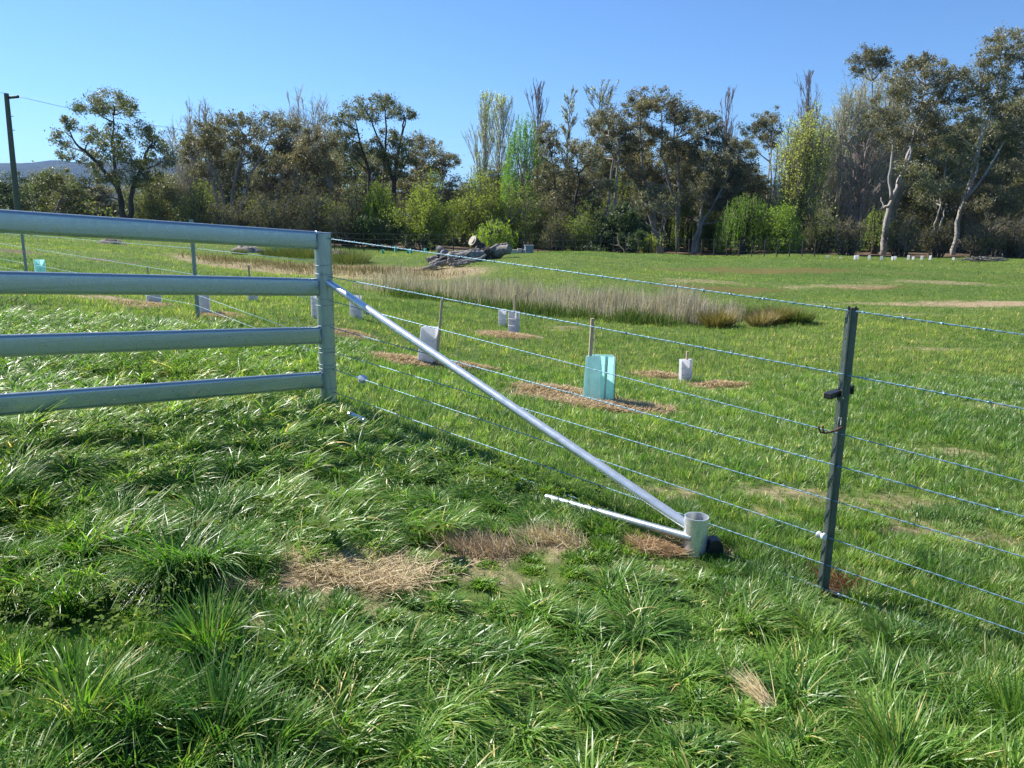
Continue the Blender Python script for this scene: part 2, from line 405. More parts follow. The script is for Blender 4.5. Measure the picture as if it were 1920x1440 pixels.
# ------------------------------------------------------------------ far hills
def hills(name, prof, dist, depth, seed):
    vs = []; K = 240; J = 26
    for j in range(J):
        s = j / (J - 1)
        for i in range(K):
            u = -1.3 + 2.6 * i / (K - 1)
            px = 960 + u * F
            e = np.interp(px, [p[0] for p in prof], [p[1] for p in prof])
            y = dist - depth * (1 - s) if s < .7 else dist - depth * .3 + (s - .7) * depth
            top = at(px, e, dist - depth * .3).z - 12 + 20 * (fbm(np.array([u * 14.]), np.array([0.]), seed)[0] - .5)
            h = math.sin(min(s / .7, 1) * math.pi / 2) ** 1.3 if s < .7 else 1 - (s - .7) * .8
            x = u * y
            z = -3 + (top + 3) * h + 22 * h * (fbm(np.array([x / 160.]), np.array([y / 160.]), seed + 5, 4)[0] - .5)
            vs.append((x, y, z))
    idx = np.arange(K * J).reshape(J, K)
    fq = np.stack([idx[:-1, :-1], idx[:-1, 1:], idx[1:, 1:], idx[1:, :-1]], -1).reshape(-1, 4)
    me = mesh_np(name, np.array(vs), fq)
    o = link(name, me, M['hill']); tag(o, kind='structure'); return o
m, t, b = newmat('forested_hill')
geo = N(t, 'ShaderNodeNewGeometry')
n1 = N(t, 'ShaderNodeTexNoise'); n1.inputs['Scale'].default_value = .035; n1.inputs['Detail'].default_value = 7; n1.inputs['Roughness'].default_value = .7
t.links.new(geo.outputs['Position'], n1.inputs['Vector'])
n2 = N(t, 'ShaderNodeTexNoise'); n2.inputs['Scale'].default_value = .004; n2.inputs['Detail'].default_value = 4
t.links.new(geo.outputs['Position'], n2.inputs['Vector'])
c = ramp(t, n1.outputs[0], [(.35, (.008, .016, .010)), (.65, (.030, .042, .022))]).outputs[0]
c = mixc(t, ramp(t, n2.outputs[0], [(.58, (0, 0, 0)), (.66, (.5, .5, .5))]).outputs[0], c, (.07, .085, .04))
t.links.new(c, b.inputs['Base Color']); b.inputs['Roughness'].default_value = .95; b.inputs['Specular IOR Level'].default_value = .1
bump(t, n1.outputs[0], b, 1.0, 12)
M['hill'] = m
hills('hills', [(-900, 330), (-200, 315), (0, 306), (60, 302), (110, 299), (160, 303), (240, 300), (330, 290), (420, 310), (560, 345), (700, 352), (900, 350), (1020, 335),
                (1120, 318), (1250, 318), (1400, 345), (1550, 340), (1700, 300), (1860, 275), (1950, 272), (2400, 300), (2900, 340)], 3000, 1300, 4)

# ------------------------------------------------------------------ galvanised corner: post, rails, brace
corner = thing('rail_fence', POST, 'galvanised four rail steel fence ending at a round corner post with a diagonal brace', 'fence')
UPV = Vector((0, 0, 1))
PR = .058
ptop = at(603, 436, 5.36)
PH = ptop.z - POST.z
mb = MB(); mb.tube([POST + Vector((0, 0, -.25)), POST + Vector((0, 0, PH - .006))], PR, 40); postm = mb.build('corner_post', M['galv_post'], corner, False, 40)
mb = MB(); mb.tube([POST + Vector((0, 0, PH - .006)), POST + Vector((0, 0, PH))], [PR + .002, PR - .001], 40); mb.build('post_cap', M['galv_post'], postm, False, 40)
# ends of the wires wound round the post
for zpx in (497, 514, 562, 572, 611, 653, 662, 684, 691, 728):
    zz = at(610, zpx, 5.31).z
    ring = MB(); pts = []
    for i in range(41):
        a = 2 * math.pi * i / 40 * 1.02
        pts.append(POST + Vector((math.cos(a) * (PR + .002), math.sin(a) * (PR + .002), zz - POST.z + .004 * math.sin(a + zpx))))
    ring.tube(pts, .0018, 6); ring.build('wire_wrap', M['picket_grey'], postm, False)
# oval rails
def oval(w, h, r, k=7):
    out = []
    for (cx, cy, a0) in ((w / 2 - r, h / 2 - r, 0), (-w / 2 + r, h / 2 - r, 90), (-w / 2 + r, -h / 2 + r, 180), (w / 2 - r, -h / 2 + r, 270)):
        for i in range(k + 1):
            a = math.radians(a0 + 90 * i / k); out.append((cx + r * math.cos(a), cy + r * math.sin(a)))
    return out
rd = RAILDIR; side = Vector((rd.y, -rd.x, 0)).normalized(); rup = rd.cross(side).normalized()
if rup.z < 0: rup = -rup
for i, py in enumerate((451.5, 538.5, 628, 711)):
    e = at(603 + (py - 436) * .0476, py, 5.36)
    p1 = Vector((POST.x, POST.y, e.z)) - rd * .012
    p0 = p1 - rd * 4.3
    mb = MB(); mb.prism(oval(.046, .122, .0225), p0, p1, side, rup)
    r = mb.build('rail', M['galv'], corner, False, 50)
    pw = p1 - rd * (.050); wb = MB(); ol = oval(.048, .124, .0235)
    wb.tube([pw + side * a_ + rup * b_ + rd * (.012 * math.cos(a_ * 60) + random.uniform(-.001, .001)) for a_, b_ in ol + ol[:1]], [random.uniform(.0026, .0038) for _ in range(len(ol) + 1)], 6)
    wb.build('weld_bead', M['galv_post'], r, False)
p2 = POST - rd * 4.0
mb = MB(); zt = p2.z; mb.tube([Vector((p2.x, p2.y, Z(p2.x, p2.y) - .2)), Vector((p2.x, p2.y, zt + PH))], PR, 32); mb.build('end_post', M['galv_post'], corner, False, 40)
# diagonal brace, stub and ground strut
bt = at(616, 529, 5.30); bt = Vector((POST.x + .03, POST.y - .035, bt.z))
SH = at(1305, 968, 3.33).z - STUB.z
mb = MB()
dirb = (STUB - POST); dirb.z = 0; dirb.normalize()
be = at(1284, 982, 3.37)
bdir = (be - bt).normalized()
mb.tube([bt - bdir * .03, bt + bdir * .04, be - bdir * .05, be + bdir * .03], [.018, .0245, .0245, .0235], 32)
mb.build('brace', M['galv_bright'], corner, False, 40)
mb = MB(); br = .0555
def ring(zv, r): return [STUB + Vector((math.cos(2 * math.pi * i / 40) * r, math.sin(2 * math.pi * i / 40) * r, zv)) for i in range(40)]
vs = ring(-.2, br) + ring(SH, br) + ring(SH, br - .005) + ring(-.1, br - .005)
fs = [(k * 40 + j, k * 40 + (j + 1) % 40, (k + 1) * 40 + (j + 1) % 40, (k + 1) * 40 + j) for k in range(3) for j in range(40)]
mb.add(vs, fs); st = mb.build('anchor_stub', M['galv_bright'], corner, False, 40)
gs0 = at(1280, 1004, 3.33); gs1 = at(1125, 950, 3.65) - Vector((0, 0, .03)); gdir = (gs1 - gs0).normalized()
mb = MB(); mb.tube([gs0 - gdir * .05, gs0, gs1, gs1 + gdir * .35], .020, 24); mb.build('ground_strut', M['galv_post'], corner, False, 40)
q0 = at(655, 774, 5.0) - UPV * .012; q1 = at(684, 785, 4.88) - UPV * .016
mb = MB(); mb.tube([q0, q1], .021, 20); mb.build('ground_strut', M['galv_bright'], corner, False, 40)
# black rubber flap beside the stub
mb = MB(); fc = STUB + Vector((.085, -.02, .04))
for i in range(9):
    a = math.pi * i / 8
    mb.add([fc + Vector((math.cos(a) * .035, -.03, -.08 if i in (0, 8) else math.sin(a) * .045)), fc + Vector((math.cos(a) * .04, .03, -.08 if i in (0, 8) else math.sin(a) * .045))], [])
mb.f = [(2 * i, 2 * i + 1, 2 * i + 3, 2 * i + 2) for i in range(8)] + [tuple(2 * i for i in range(9))[::-1], tuple(2 * i + 1 for i in range(9))]
tag(mb.build('rubber_flap', M['black'], None, False, 40), 'small black curved flap at the foot of the short galvanised anchor pipe', 'flap')

# ------------------------------------------------------------------ wires
def wire_path(p0, p1, sag=.0, n=2):
    return [p0.lerp(p1, i / n) - Vector((0, 0, sag * 4 * (i / n) * (1 - i / n))) for i in range(n + 1)]
def barbed(p0, p1, label, group, rad=.0016, tw=.0022, barb=.14, barbs=True):
    d = (p1 - p0); L = d.length; d.normalize()
    a = d.cross(UPV).normalized(); b2 = d.cross(a)
    mb = MB(); n = int(L / .012)
    for s in (0, math.pi):
        pts = []
        for i in range(n + 1):
            w = i / n * L / .075 * 2 * math.pi + s
            pts.append(p0 + d * (L * i / n) + (a * math.cos(w) + b2 * math.sin(w)) * tw)
        mb.tube(pts, rad, 5)
    root = None
    o = mb.build('fence_wire', M['wire'], None, False)
    tag(o, label, 'wire', group)
    if barbs:
        k = 0.03; bb = MB()
        while k < L:
            c = p0 + d * k
            bb.tube([c - d * .006, c + d * .006], .0037, 6)
            for q in range(2):
                w = random.uniform(0, math.pi); v = a * math.cos(w) + b2 * math.sin(w)
                bb.tube([c + d * (q - .5) * .006 - v * .011 - d * .003, c + d * (q - .5) * .006 + v * .011 + d * .003], [.0009, .0013] if q else [.0013, .0009], 4)
            k += barb * random.uniform(.92, 1.08)
        ob = bb.build('barbs', M['wire'], o, False); ob['kind'] = 'stuff'
    return o
ordn = ['top', 'second', 'third', 'fourth', 'fifth', 'sixth', 'seventh', 'bottom']
ordl = ['top', 'second highest', 'third highest', 'fourth highest', 'fifth highest']
wpost = [447, 518, 563, 613, 658, 690, 733, 766]
wpick = [(1597, 583), (1581, 702), (1566, 811), (1561, 871), (1554, 936), (1547, 1006), (1541, 1056), (1537, 1101)]
WIRES = []
for i in range(8):
    p0 = at(612, wpost[i], 5.36); p0 = Vector((POST.x + .045, POST.y - .035, p0.z))
    pk = at(*wpick[i], 3.02); 
    off = -FENCE.cross(UPV) * 0
    p1 = pk + (pk - p0) * .95
    p0b = p0
    bar = i in (0, 1, 3, 7)
    lab = ('%s %s wire running right from the corner post to the dark picket' % (ordn[i], 'barbed' if bar else 'twisted plain')).replace('bottom barbed', 'lowest barbed')
    if bar: o = barbed(p0, p1, lab, 'wires right of the corner post')
    else:
        o = barbed(p0, p1, lab, 'wires right of the corner post', .0017, .0014, barbs=False)
    WIRES.append((p0, p1))
# wire strainers (spools) on two wires
def strainer(px, py, wi, label):
    p0, p1 = WIRES[wi]; d = (p1 - p0).normalized()
    best = min((p0.lerp(p1, k / 400) for k in range(401)), key=lambda p: (lambda r: abs(r[0] - px))(proj(p)))
    e = thing('wire_strainer', best, label, 'strainer')
    ax = (UPV * .86 + Vector((.2, -.45, 0))).normalized()
    mb = MB(); mb.tube([best - ax * .010, best - ax * .008, best + ax * .008, best + ax * .010], [.025, .028, .028, .025], 24); mb.build('drum', M['galv_bright'], e, False, 30)
    mb = MB(); mb.tube([best + ax * .010, best + ax * .013, best + ax * .016], [.030, .031, .018], 24); mb.build('flange', M['galv_bright'], e, False, 30)
    mb = MB(); mb.tube([best - ax * .014, best - ax * .010], [.029, .030], 24); mb.build('flange', M['galv_bright'], e, False, 30)
    mb = MB(); mb.tube([best - d * .07, best - d * .03], .006, 8); mb.build('fork', M['galv_bright'], e, False, 30)
def proj(p):
    v = R.transposed() @ (Vector(p) - Vector((0, 0, CAMZ)))
    return (960 + F * v.x / -v.z, 720 - F * v.y / -v.z, -v.z)
strainer(691, 581, 2, 'silver spool wire strainer resting by the diagonal brace')
strainer(680, 705, 5, 'silver spool wire strainer low beside the corner post foot')

# left fence (bends away uphill from the corner)
LP1 = at(372, 601, 9.2); LP1.z = Z(LP1.x, LP1.y); LP2 = at(52, 530, 13.0); LP2.z = Z(LP2.x, LP2.y)
LP3 = LP2 + (LP2 - LP1) * 1.2
lw_post = [452, 492, 566, 641, 668]; lw_p1 = [437, 466, 515, 552, 572]; lw_p2 = [(50, 426), (50, 441), (52, 465), (54, 495), (54, 511)]
for i in range(5):
    a = Vector((POST.x - .03, POST.y + .05, at(590, lw_post[i], 5.36).z)); b1 = at(367, lw_p1[i], 9.2); c1 = at(*lw_p2[i], 13.0)
    e1 = c1 + (c1 - b1) * 1.0
    mb = MB(); mb.tube([a, b1, c1, e1], .0021, 5)
    tag(mb.build('fence_wire', M['wire'], None, False), '%s thin wire of the fence climbing left behind the galvanised rails' % ordl[i], 'wire', 'wires left of the corner post')

# ------------------------------------------------------------------ steel pickets
def picket(loc, top, label, mat, name='steel_picket', holes=14, detail=False):
    e = thing(name, loc, label, 'fence post', 'steel pickets of the wire fence')
    H = (top - loc.z); lean = Vector((0, 0, 0))
    mb = MB(); w = .030
    # flanges at 120 deg; the two front ones are seen as one wide web with a rib
    fwd = Vector((-loc.x, -loc.y, 0)).normalized(); rt = fwd.cross(UPV).normalized() * -1
    for ang, L, thick, hl in ((100, .023, .0045, False), (-130, .028, .0045, True), (-15, .020, .0045, False)):
        a = math.radians(ang); dv = (fwd * math.cos(a) + rt * math.sin(a)).normalized(); nv = dv.cross(UPV)
        z0, z1 = -.18, H
        if not hl:
            mb.box(loc + dv * L / 2 + UPV * (z0 + z1) / 2, dv, nv, UPV, L / 2, thick / 2, (z1 - z0) / 2)
        else:
            hs = [H * (k + .55) / holes for k in range(holes)]; r = .0035; cur = z0
            for h in hs:
                mb.box(loc + dv * L / 2 + UPV * (cur + h - r) / 2, dv, nv, UPV, L / 2, thick / 2, (h - r - cur) / 2)
                for (s0, s1) in ((0, L / 2 - r), (L / 2 + r, L)):
                    mb.box(loc + dv * (s0 + s1) / 2 + UPV * h, dv, nv, UPV, (s1 - s0) / 2, thick / 2, r)
                cur = h + r
            mb.box(loc + dv * L / 2 + UPV * (cur + z1) / 2, dv, nv, UPV, L / 2, thick / 2, (z1 - cur) / 2)
    mb.build('picket_shaft', mat, e)
    return e, fwd, rt
ptz = at(1597, 577, 3.02).z
pk, fw, rt = picket(PICK, ptz, 'dark green steel picket with a white insulator and a black bracket, right foreground', M['picket'])
# rusty tip, black bracket, hook, insulator
def onp(px, py): 
    p = at(px, py, 3.02); return Vector((PICK.x, PICK.y, p.z))
tp = onp(1597, 580); mb = MB()
mb.box(tp + rt * -.012 + UPV * 0.004, rt, fw, UPV, .004, .004, .008); mb.box(tp + rt * .013 + UPV * 0.004, rt, fw, UPV, .004, .004, .008); mb.build('rusty_tip', M['rust'], pk)
bc = at(1573, 737, 3.05)
mb = MB(); bd = (at(1548, 743, 2.98) - at(1598, 726, 3.12)).normalized(); bs = bd.cross(UPV).normalized()
mb.box((at(1550, 743, 2.98) + at(1574, 735, 3.06)) / 2, bd, bs, UPV, .045, .017, .0125)
mb.box(at(1594, 730, 3.09), bd, bs, UPV, .006, .016, .019); mb.box(at(1586, 731, 3.07), bd, bs, UPV, .03, .007, .008)
br_ = mb.build('bracket', M['black'], pk)
bv = br_.modifiers.new('bevel', 'BEVEL'); bv.width = .003; bv.segments = 2
mb = MB(); hk = [at(1580, 800, 3.0), at(1566, 808, 2.99), at(1548, 812, 2.98), at(1538, 810, 2.97), at(1535, 803, 2.97), at(1536, 799, 2.97)]
mb.tube(hk, .0042, 8)
mb.tube([at(1546, 811, 2.98), at(1543, 806, 2.97), at(1543, 798, 2.965)], .0032, 8)
mb.build('hook', M['rust'], pk, False, 50)
mb = MB(); mb.tube([at(1574, 782, 2.99), at(1572, 798, 2.99), at(1577, 797, 2.99), at(1578, 783, 2.99)], .003, 6); mb.build('clip', M['picket'], pk, False)
ic = at(1540, 1004, 2.99); ia = (rt * .8 + fw * .5).normalized()
mb = MB(); mb.tube([ic - ia * .018, ic - ia * .015, ic - ia * .007, ic, ic + ia * .007, ic + ia * .015, ic + ia * .018],
                   [.012, .015, .014, .008, .014, .0155, .013], 24)
mb.build('insulator', M['white_plastic'], pk, False, 45)
bl = MB(); bl.tube([onp(1578, 745) + fw * .008, onp(1578, 745) + fw * .016], .004, 8); bl.build('bolt', M['galv_bright'], pk)
picket(LP1, LP1.z + 1.17, 'grey steel picket behind the second rail, nearer one of the left fence', M['picket_grey'])
picket(LP2, LP2.z + 1.10, 'grey steel picket at the far left, standing on the bright slope', M['picket_grey'])

# ------------------------------------------------------------------ tree guards
def guard(px, py, d, wpx, hpx, label, stake=None, rot=None, mat='guard_white', tilt=0, name='tree_guard', group='white tree guards in the paddock'):
    b0 = at(px, py, d); b0.z = Z(b0.x, b0.y)
    e = thing(name, b0, label, 'tree guard', group)
    s = d / F; w = wpx * s / 2; h = hpx * s
    rot = random.uniform(-.5, .5) if rot is None else rot
    # folded four-sided sleeve of sheet plastic, open at the top
    c, sn = math.cos(rot), math.sin(rot)
    def P(a, b_, z):
        x = a * c - b_ * sn; y = a * sn + b_ * c
        return b0 + Vector((x + tilt * z, y, z))
    k = w * 1.02; dd = w * .62
    out = [(-k, -dd * .2), (k * .35, -dd), (k, dd * .25), (-k * .4, dd)]
    mb = MB(); T = .004
    inn = [(x * (1 - T / k * 1.5), y * (1 - T / dd * 1.5)) for x, y in out]
    vs = [P(x, y, -.03) for x, y in out] + [P(x, y, h * (1 + .02 * math.sin(i * 2.1))) for i, (x, y) in enumerate(out)]
    vs += [P(x, y, h * (1 + .02 * math.sin(i * 2.1))) for i, (x, y) in enumerate(inn)] + [P(x, y, -.03) for x, y in inn]
    fs = [(r * 4 + j, r * 4 + (j + 1) % 4, (r + 1) * 4 + (j + 1) % 4, (r + 1) * 4 + j) for r in range(3) for j in range(4)]
    mb.add(vs, fs); sl = mb.build('sleeve', M[mat], e)
    if d < 16:
        sm = MB()
        for fz in (.36, .66):
            sm = MB(); sm.tube([P(o_[0] * 1.012, o_[1] * 1.012 - .001, h * fz) for o_ in out[:3]], .0022, 4)
            sm.build('crease', M['white_plastic'] if mat == 'guard_white' else M[mat], sl)
    if stake:
        for (sx, sy0, sw) in stake:       # pixel of the stake top, and its half width in px
            tp = at(sx, sy0, d); mb = MB(); bx = b0.x + (tp.x - b0.x) * .55; 
            mb.box((Vector((bx, b0.y, b0.z - .1)) + tp) / 2, (1, .2, 0), (-.2, 1, 0), tp - Vector((bx, b0.y, b0.z - .1)), sw * s, sw * s * .8, (tp - Vector((bx, b0.y, b0.z - .1))).length / 2)
            mb.build('stake', M['timber'], e)
    return e
guard(800, 686, 7.9, 38, 75, 'large white guard leaning on brown mulch just behind the diagonal brace', [(829, 562, 2.3)], .25, tilt=.12)
guard(963, 625, 12, 21, 43, 'bright white guard with a tall stake, in front of the reed bed', [(966, 552, 2.0)], -.25)
guard(942, 613, 13.2, 18, 33, 'shaded white guard without a stake, half behind the brighter one', None, .5)
guard(1285, 719, 8.3, 34, 45, 'short squat white guard with a short stake on open grass', [(1289, 659, 2.0)], .75, tilt=-.03)
guard(668, 597, 11, 23, 43, 'white guard half hidden behind the upper end of the brace', [(671, 549, 1.6)], .3)
guard(591, 607, 10.3, 12, 44, 'white guard mostly hidden behind the galvanised corner post', None, .2)
guard(384, 601, 9.8, 22, 50, 'white guard right behind the grey steel picket', [(386, 535, 1.5)], .1)
guard(290, 578, 11.5, 26, 38, 'white guard seen between second and third rail, left of the picket', [(276, 500, 1.5)], .1)
guard(474, 568, 12.4, 19, 26, 'small white guard under the second rail, right of the picket', [(466, 497, 1.7)], .1)
guard(78, 527, 15.5, 18, 26, 'bright teal guard peeping over the second rail beside the far picket', None, .2, 'guard_teal', group='teal tree guards')
# the open teal film guard
GT = at(1127, 751, 7.0); GT.z = Z(GT.x, GT.y)
e = thing('tree_guard', GT, 'translucent teal film guard on three stakes in the large mulch patch', 'tree guard', 'teal tree guards')
s7 = 7.0 / F
def q(px, py, d): return at(px, py, d)
mb = MB()
fr = [(1099, 668, 1093, 752, 6.92), (1126, 667, 1124, 756, 6.80), (1154, 671, 1151, 756, 6.95), (1148, 665, 1146, 745, 7.15), (1108, 664, 1106, 742, 7.16)]
vs = []
for (a, b_, c, d_, dep) in fr: vs += [q(a, b_, dep), q((a + c) / 2 - .4, (b_ + d_) / 2, dep + .004), q(c, d_, dep)]
nfr = len(fr)
fs = [(i * 3 + r, ((i + 1) % nfr) * 3 + r, ((i + 1) % nfr) * 3 + r + 1, i * 3 + r + 1) for i in range(nfr) for r in range(2)]
mb.add(vs, fs); slv = mb.build('sleeve', M['guard_teal'], e)
md = slv.modifiers.new('sheet', 'SOLIDIFY'); md.thickness = .0025
mb = MB()
a, c = q(1111, 597, 6.95), q(1101, 757, 6.95); mb.box((a + c) / 2, (1, .1, 0), (-.1, 1, 0), a - c, .0145, .0145, (a - c).length / 2); mb.build('stake', M['timber'], e)
for (x0, y0, x1, y1, dep, r) in ((1155, 662, 1151, 758, 6.90, .006), (1139, 676, 1133, 752, 6.84, .005), (1117, 615, 1112, 700, 7.05, .005)):
    mb = MB(); mb.tube([q(x0, y0, dep), q(x1, y1, dep)], r, 8); mb.build('cane', M['timber'], e, False, 40)
mb = MB()
for i in range(60):
    p = GT + Vector((random.gauss(.02, .06), random.gauss(0, .05), 0)); mb.tube([p, p + Vector((random.gauss(0, .03), random.gauss(0, .03), random.uniform(.02, .07)))], [.004, .002], 4)
mb.build('mulch_inside', M['logdark'], e)

# far guards
def small_guard(px, py, d, wpx, hpx, mat, label, group):
    b0 = GD(px, d); b0.z = Z(b0.x, b0.y); s = d / F
    mb = MB(); w = wpx * s / 2; h = hpx * s
    a = random.uniform(0, 1)
    T = .02
    pr = [(math.cos(a + k * 2.094) * w * 1.1, math.sin(a + k * 2.094) * w * 1.1) for k in range(3)]
    pi = [(x * .85, y * .85) for x, y in pr]
    vs = [b0 + Vector((x, y, -.05)) for x, y in pr] + [b0 + Vector((x, y, h)) for x, y in pr] + [b0 + Vector((x, y, h)) for x, y in pi] + [b0 + Vector((x, y, -.05)) for x, y in pi]
    mb.add(vs, [(r * 3 + j, r * 3 + (j + 1) % 3, (r + 1) * 3 + (j + 1) % 3, (r + 1) * 3 + j) for r in range(3) for j in range(3)])
    tag(mb.build('tree_guard', M[mat]), label, 'tree guard', group)
for px, h in ((1555, 5), (1580, 4), (1607, 8), (1612, 8), (1634, 8), (1657, 8), (1678, 7), (1683, 7), (1708, 9), (1717, 6), (1733, 9), (1749, 9), (1793, 5)):
    small_guard(px, 484, 46 + random.uniform(-1, 1), 5, h, 'guard_white', 'tiny white guard in the far row below the right-hand gum trees', 'far row of small white guards')
for px, h in ((512, 6), (525, 6), (556, 8), (717, 5), (741, 9), (764, 6), (769, 6), (797, 6), (942, 8), (952, 8)):
    small_guard(px, 474, 47 + random.uniform(-1, 1), 6, h + 2, 'guard_tealf', 'tiny pale teal guard along the foot of the tree line in the middle distance', 'far row of small teal guards')

# ------------------------------------------------------------------ logs, mounds
def log(pts, rads, label, mat='log', name='log', k=12, end=True):
    mb = MB(); P2 = [Vector(p) for p in pts]; pp = []; rr = []
    n = 6 * (len(P2) - 1)
    for i in range(n + 1):
        f = i / n * (len(P2) - 1); j = min(int(f), len(P2) - 2)
        pp.append(P2[j].lerp(P2[j + 1], f - j) + Vector((random.gauss(0, .015), random.gauss(0, .015), random.gauss(0, .015))))
        rr.append((rads[j] + (rads[j + 1] - rads[j]) * (f - j)) * random.uniform(.78, 1.14))
    mb.tube(pp, rr, k)
    tag(mb.build(name, M[mat], None, False, 45), label, 'log', 'logs of the woodpile')
def A(px, py, d): return at(px, py, d)
log([A(918, 476, 37), A(955, 467, 36.5)], [.32, .27], 'thick pale sawn log lying on top at the right end of the woodpile', 'log')
log([A(912, 473, 36.4), A(932, 462, 36.8), A(950, 459, 37)], [.10, .13, .09], 'grey log resting along the top of the thick sawn log', 'log')
log([A(919, 477, 36.6), A(900, 469, 36.8)], [.33, .26], 'dark charred stump end beside the thick sawn log', 'logdark')
log([A(887, 452, 37), A(903, 466, 37)], [.22, .26], 'short upturned log with a pale round cut end', 'logdark')
mb = MB(); a = A(886.5, 451.5, 36.97); dv = (A(887, 452, 37) - A(903, 466, 37)).normalized(); dv2 = (dv + Vector((-.2, -.8, 0))).normalized()
mb.tube([a, a + dv2 * .04], [.26, .25], 20); tag(mb.build('log', M['logend'], None, False, 40), 'pale round sawn disc of wood facing out above the woodpile', 'log', 'logs of the woodpile')
log([A(905, 478, 36), A(870, 482, 35.4), A(835, 484, 35)], [.22, .26, .18], 'long grey log sloping down left through the middle of the woodpile', 'log')
log([A(900, 472, 36.5), A(860, 477, 36), A(840, 477, 36)], [.16, .18, .12], 'grey branchy log along the back of the woodpile', 'log')
log([A(822, 466, 36), A(838, 481, 35.6)], [.17, .22], 'short tilted brown log poking up at the left of the pile', 'log')
log([A(815, 489, 34.6), A(850, 488, 34.4)], [.28, .24], 'dark stump low in the middle of the woodpile', 'logdark')
log([A(826, 497, 33.6), A(850, 492, 33.4), A(890, 490, 33.6), A(912, 478, 34)], [.07, .09, .07, .05], 'thin pale branch curving up to the right end of the woodpile', 'log')
log([A(806, 506, 32.4), A(812, 496, 32.5), A(823, 489, 32.8)], [.09, .13, .11], 'stubby pale root bent like a knee at the pile front', 'log')
log([A(818, 503, 32.2), A(812, 500, 32.3), A(808, 494, 32.5)], [.07, .08, .07], 'small pale root standing at the pile front', 'log')
log([A(762, 508, 32), A(790, 507, 32.1), A(806, 501, 32.2), A(836, 488, 32.8)], [.03, .06, .08, .07], 'long thin pale branch reaching left into the dry reeds', 'log')
log([A(842, 490, 33.2), A(846, 480, 33.3), A(843, 474, 33.4)], [.12, .14, .10], 'pale round-headed stump standing in the pile', 'log')
log([A(800, 488, 34), A(820, 484, 34.2)], [.10, .14], 'grey log end at the left foot of the pile', 'log')
log([A(850, 497, 32.8), A(880, 494, 33)], [.06, .05], 'thin grey branch lying on bare soil below the pile', 'log')
for (a_, b_, lb) in (((838, 492, 33.5), (868, 480, 34), 'thin grey stick leaning on the middle of the pile'), ((860, 488, 34), (902, 484, 34.5), 'thin grey stick lying along the pile foot on the right'), ((808, 492, 33), (840, 478, 34.5), 'thin grey stick leaning over the left stump'), ((872, 478, 35), (895, 462, 36), 'thin stick rising towards the upturned log'), ((842, 498, 32.6), (862, 492, 33), 'short pale stick in front of the pile')):
    log([A(*a_), A(*b_)], [.05, .03], lb, 'log', k=7)
# grey box and pale block at the far end of the woodpile
bx = GD(992, 43); mb = MB(); mb.box(bx + Vector((.0, 0, .22)), (1, .15, 0), (-.15, 1, 0), UPV, .22, .2, .25); mb.box(bx + Vector((0, 0, .49)), (1, .15, 0), (-.15, 1, 0), UPV, .25, .23, .02)
tag(mb.build('crate', mat_plain('grey_crate', (.16, .19, .22), (.26, .29, .33), 8, .6)), 'small grey lidded box on the crest right of the woodpile', 'crate')
bx = GD(974, 43); mb = MB()
for i in range(3): mb.box(bx + Vector((-.28 + i * .3, random.uniform(-.1, .1), .10 + .05 * (i % 2))), (1, .1 * i, 0), (-.1 * i, 1, 0), UPV, .13, .15, .15)
tag(mb.build('stone_heap', mat_plain('pale_stone', (.32, .31, .29), (.52, .50, .46), 6, .9)), 'low heap of pale blocks beside the small grey box', 'stones')
def rv0(s_): return Vector((random.gauss(0, s_), random.gauss(0, s_), random.gauss(0, s_)))
def mound(px, d, w, dep, h, label, mat='dirt', cat='mound', name='dirt_mound'):
    c0 = GD(px, d); n, mm = 26, 12; vs = []; fs = []
    for j in range(mm + 1):
        r = j / mm
        for i in range(n):
            a = 2 * math.pi * i / n
            x = c0.x + math.cos(a) * w * r * (1 + .2 * math.sin(3 * a + w)); y = c0.y + math.sin(a) * dep * r
            z = Z(x, y) - .06 + h * (1 - r * r) * (1 + random.uniform(-.25, .25))
            vs.append((x, y, z))
    fs = [(j * n + i, j * n + (i + 1) % n, (j + 1) * n + (i + 1) % n, (j + 1) * n + i) for j in range(mm) for i in range(n)]
    mb = MB(); mb.add(vs, fs); tag(mb.build(name, M[mat], None, False), label, cat)
mound(208, 35, .75, .5, .28, 'grey heap of dry soil on the bright left-hand slope below the top rail')
mound(462, 44, 1.1, .7, .42, 'grey heap of soil and roots by the dry hollow, left of the post', 'log', 'mound')
c0 = GD(1846, 45); mb = MB()
for i in range(46):
    a = random.uniform(-.7, .7) + random.choice((0, math.pi)); p = c0 + Vector((random.gauss(0, .45), random.gauss(0, .2), random.uniform(.02, .22)))
    v = Vector((math.cos(a), math.sin(a), random.gauss(0, .18))) * random.uniform(.25, .6); mb.tube([p - v, p + rv0(.04), p + v], [.035, .03, .015], 5)
o = mb.build('branch_pile', M['log'], None, False); o['kind'] = 'stuff'; tag(o, 'low heap of broken branches under the right-hand gum trees', 'branch pile')
mound(625, 44, 1.0, .6, .3, 'low brown earth bank at the edge of the hollow behind the corner post')

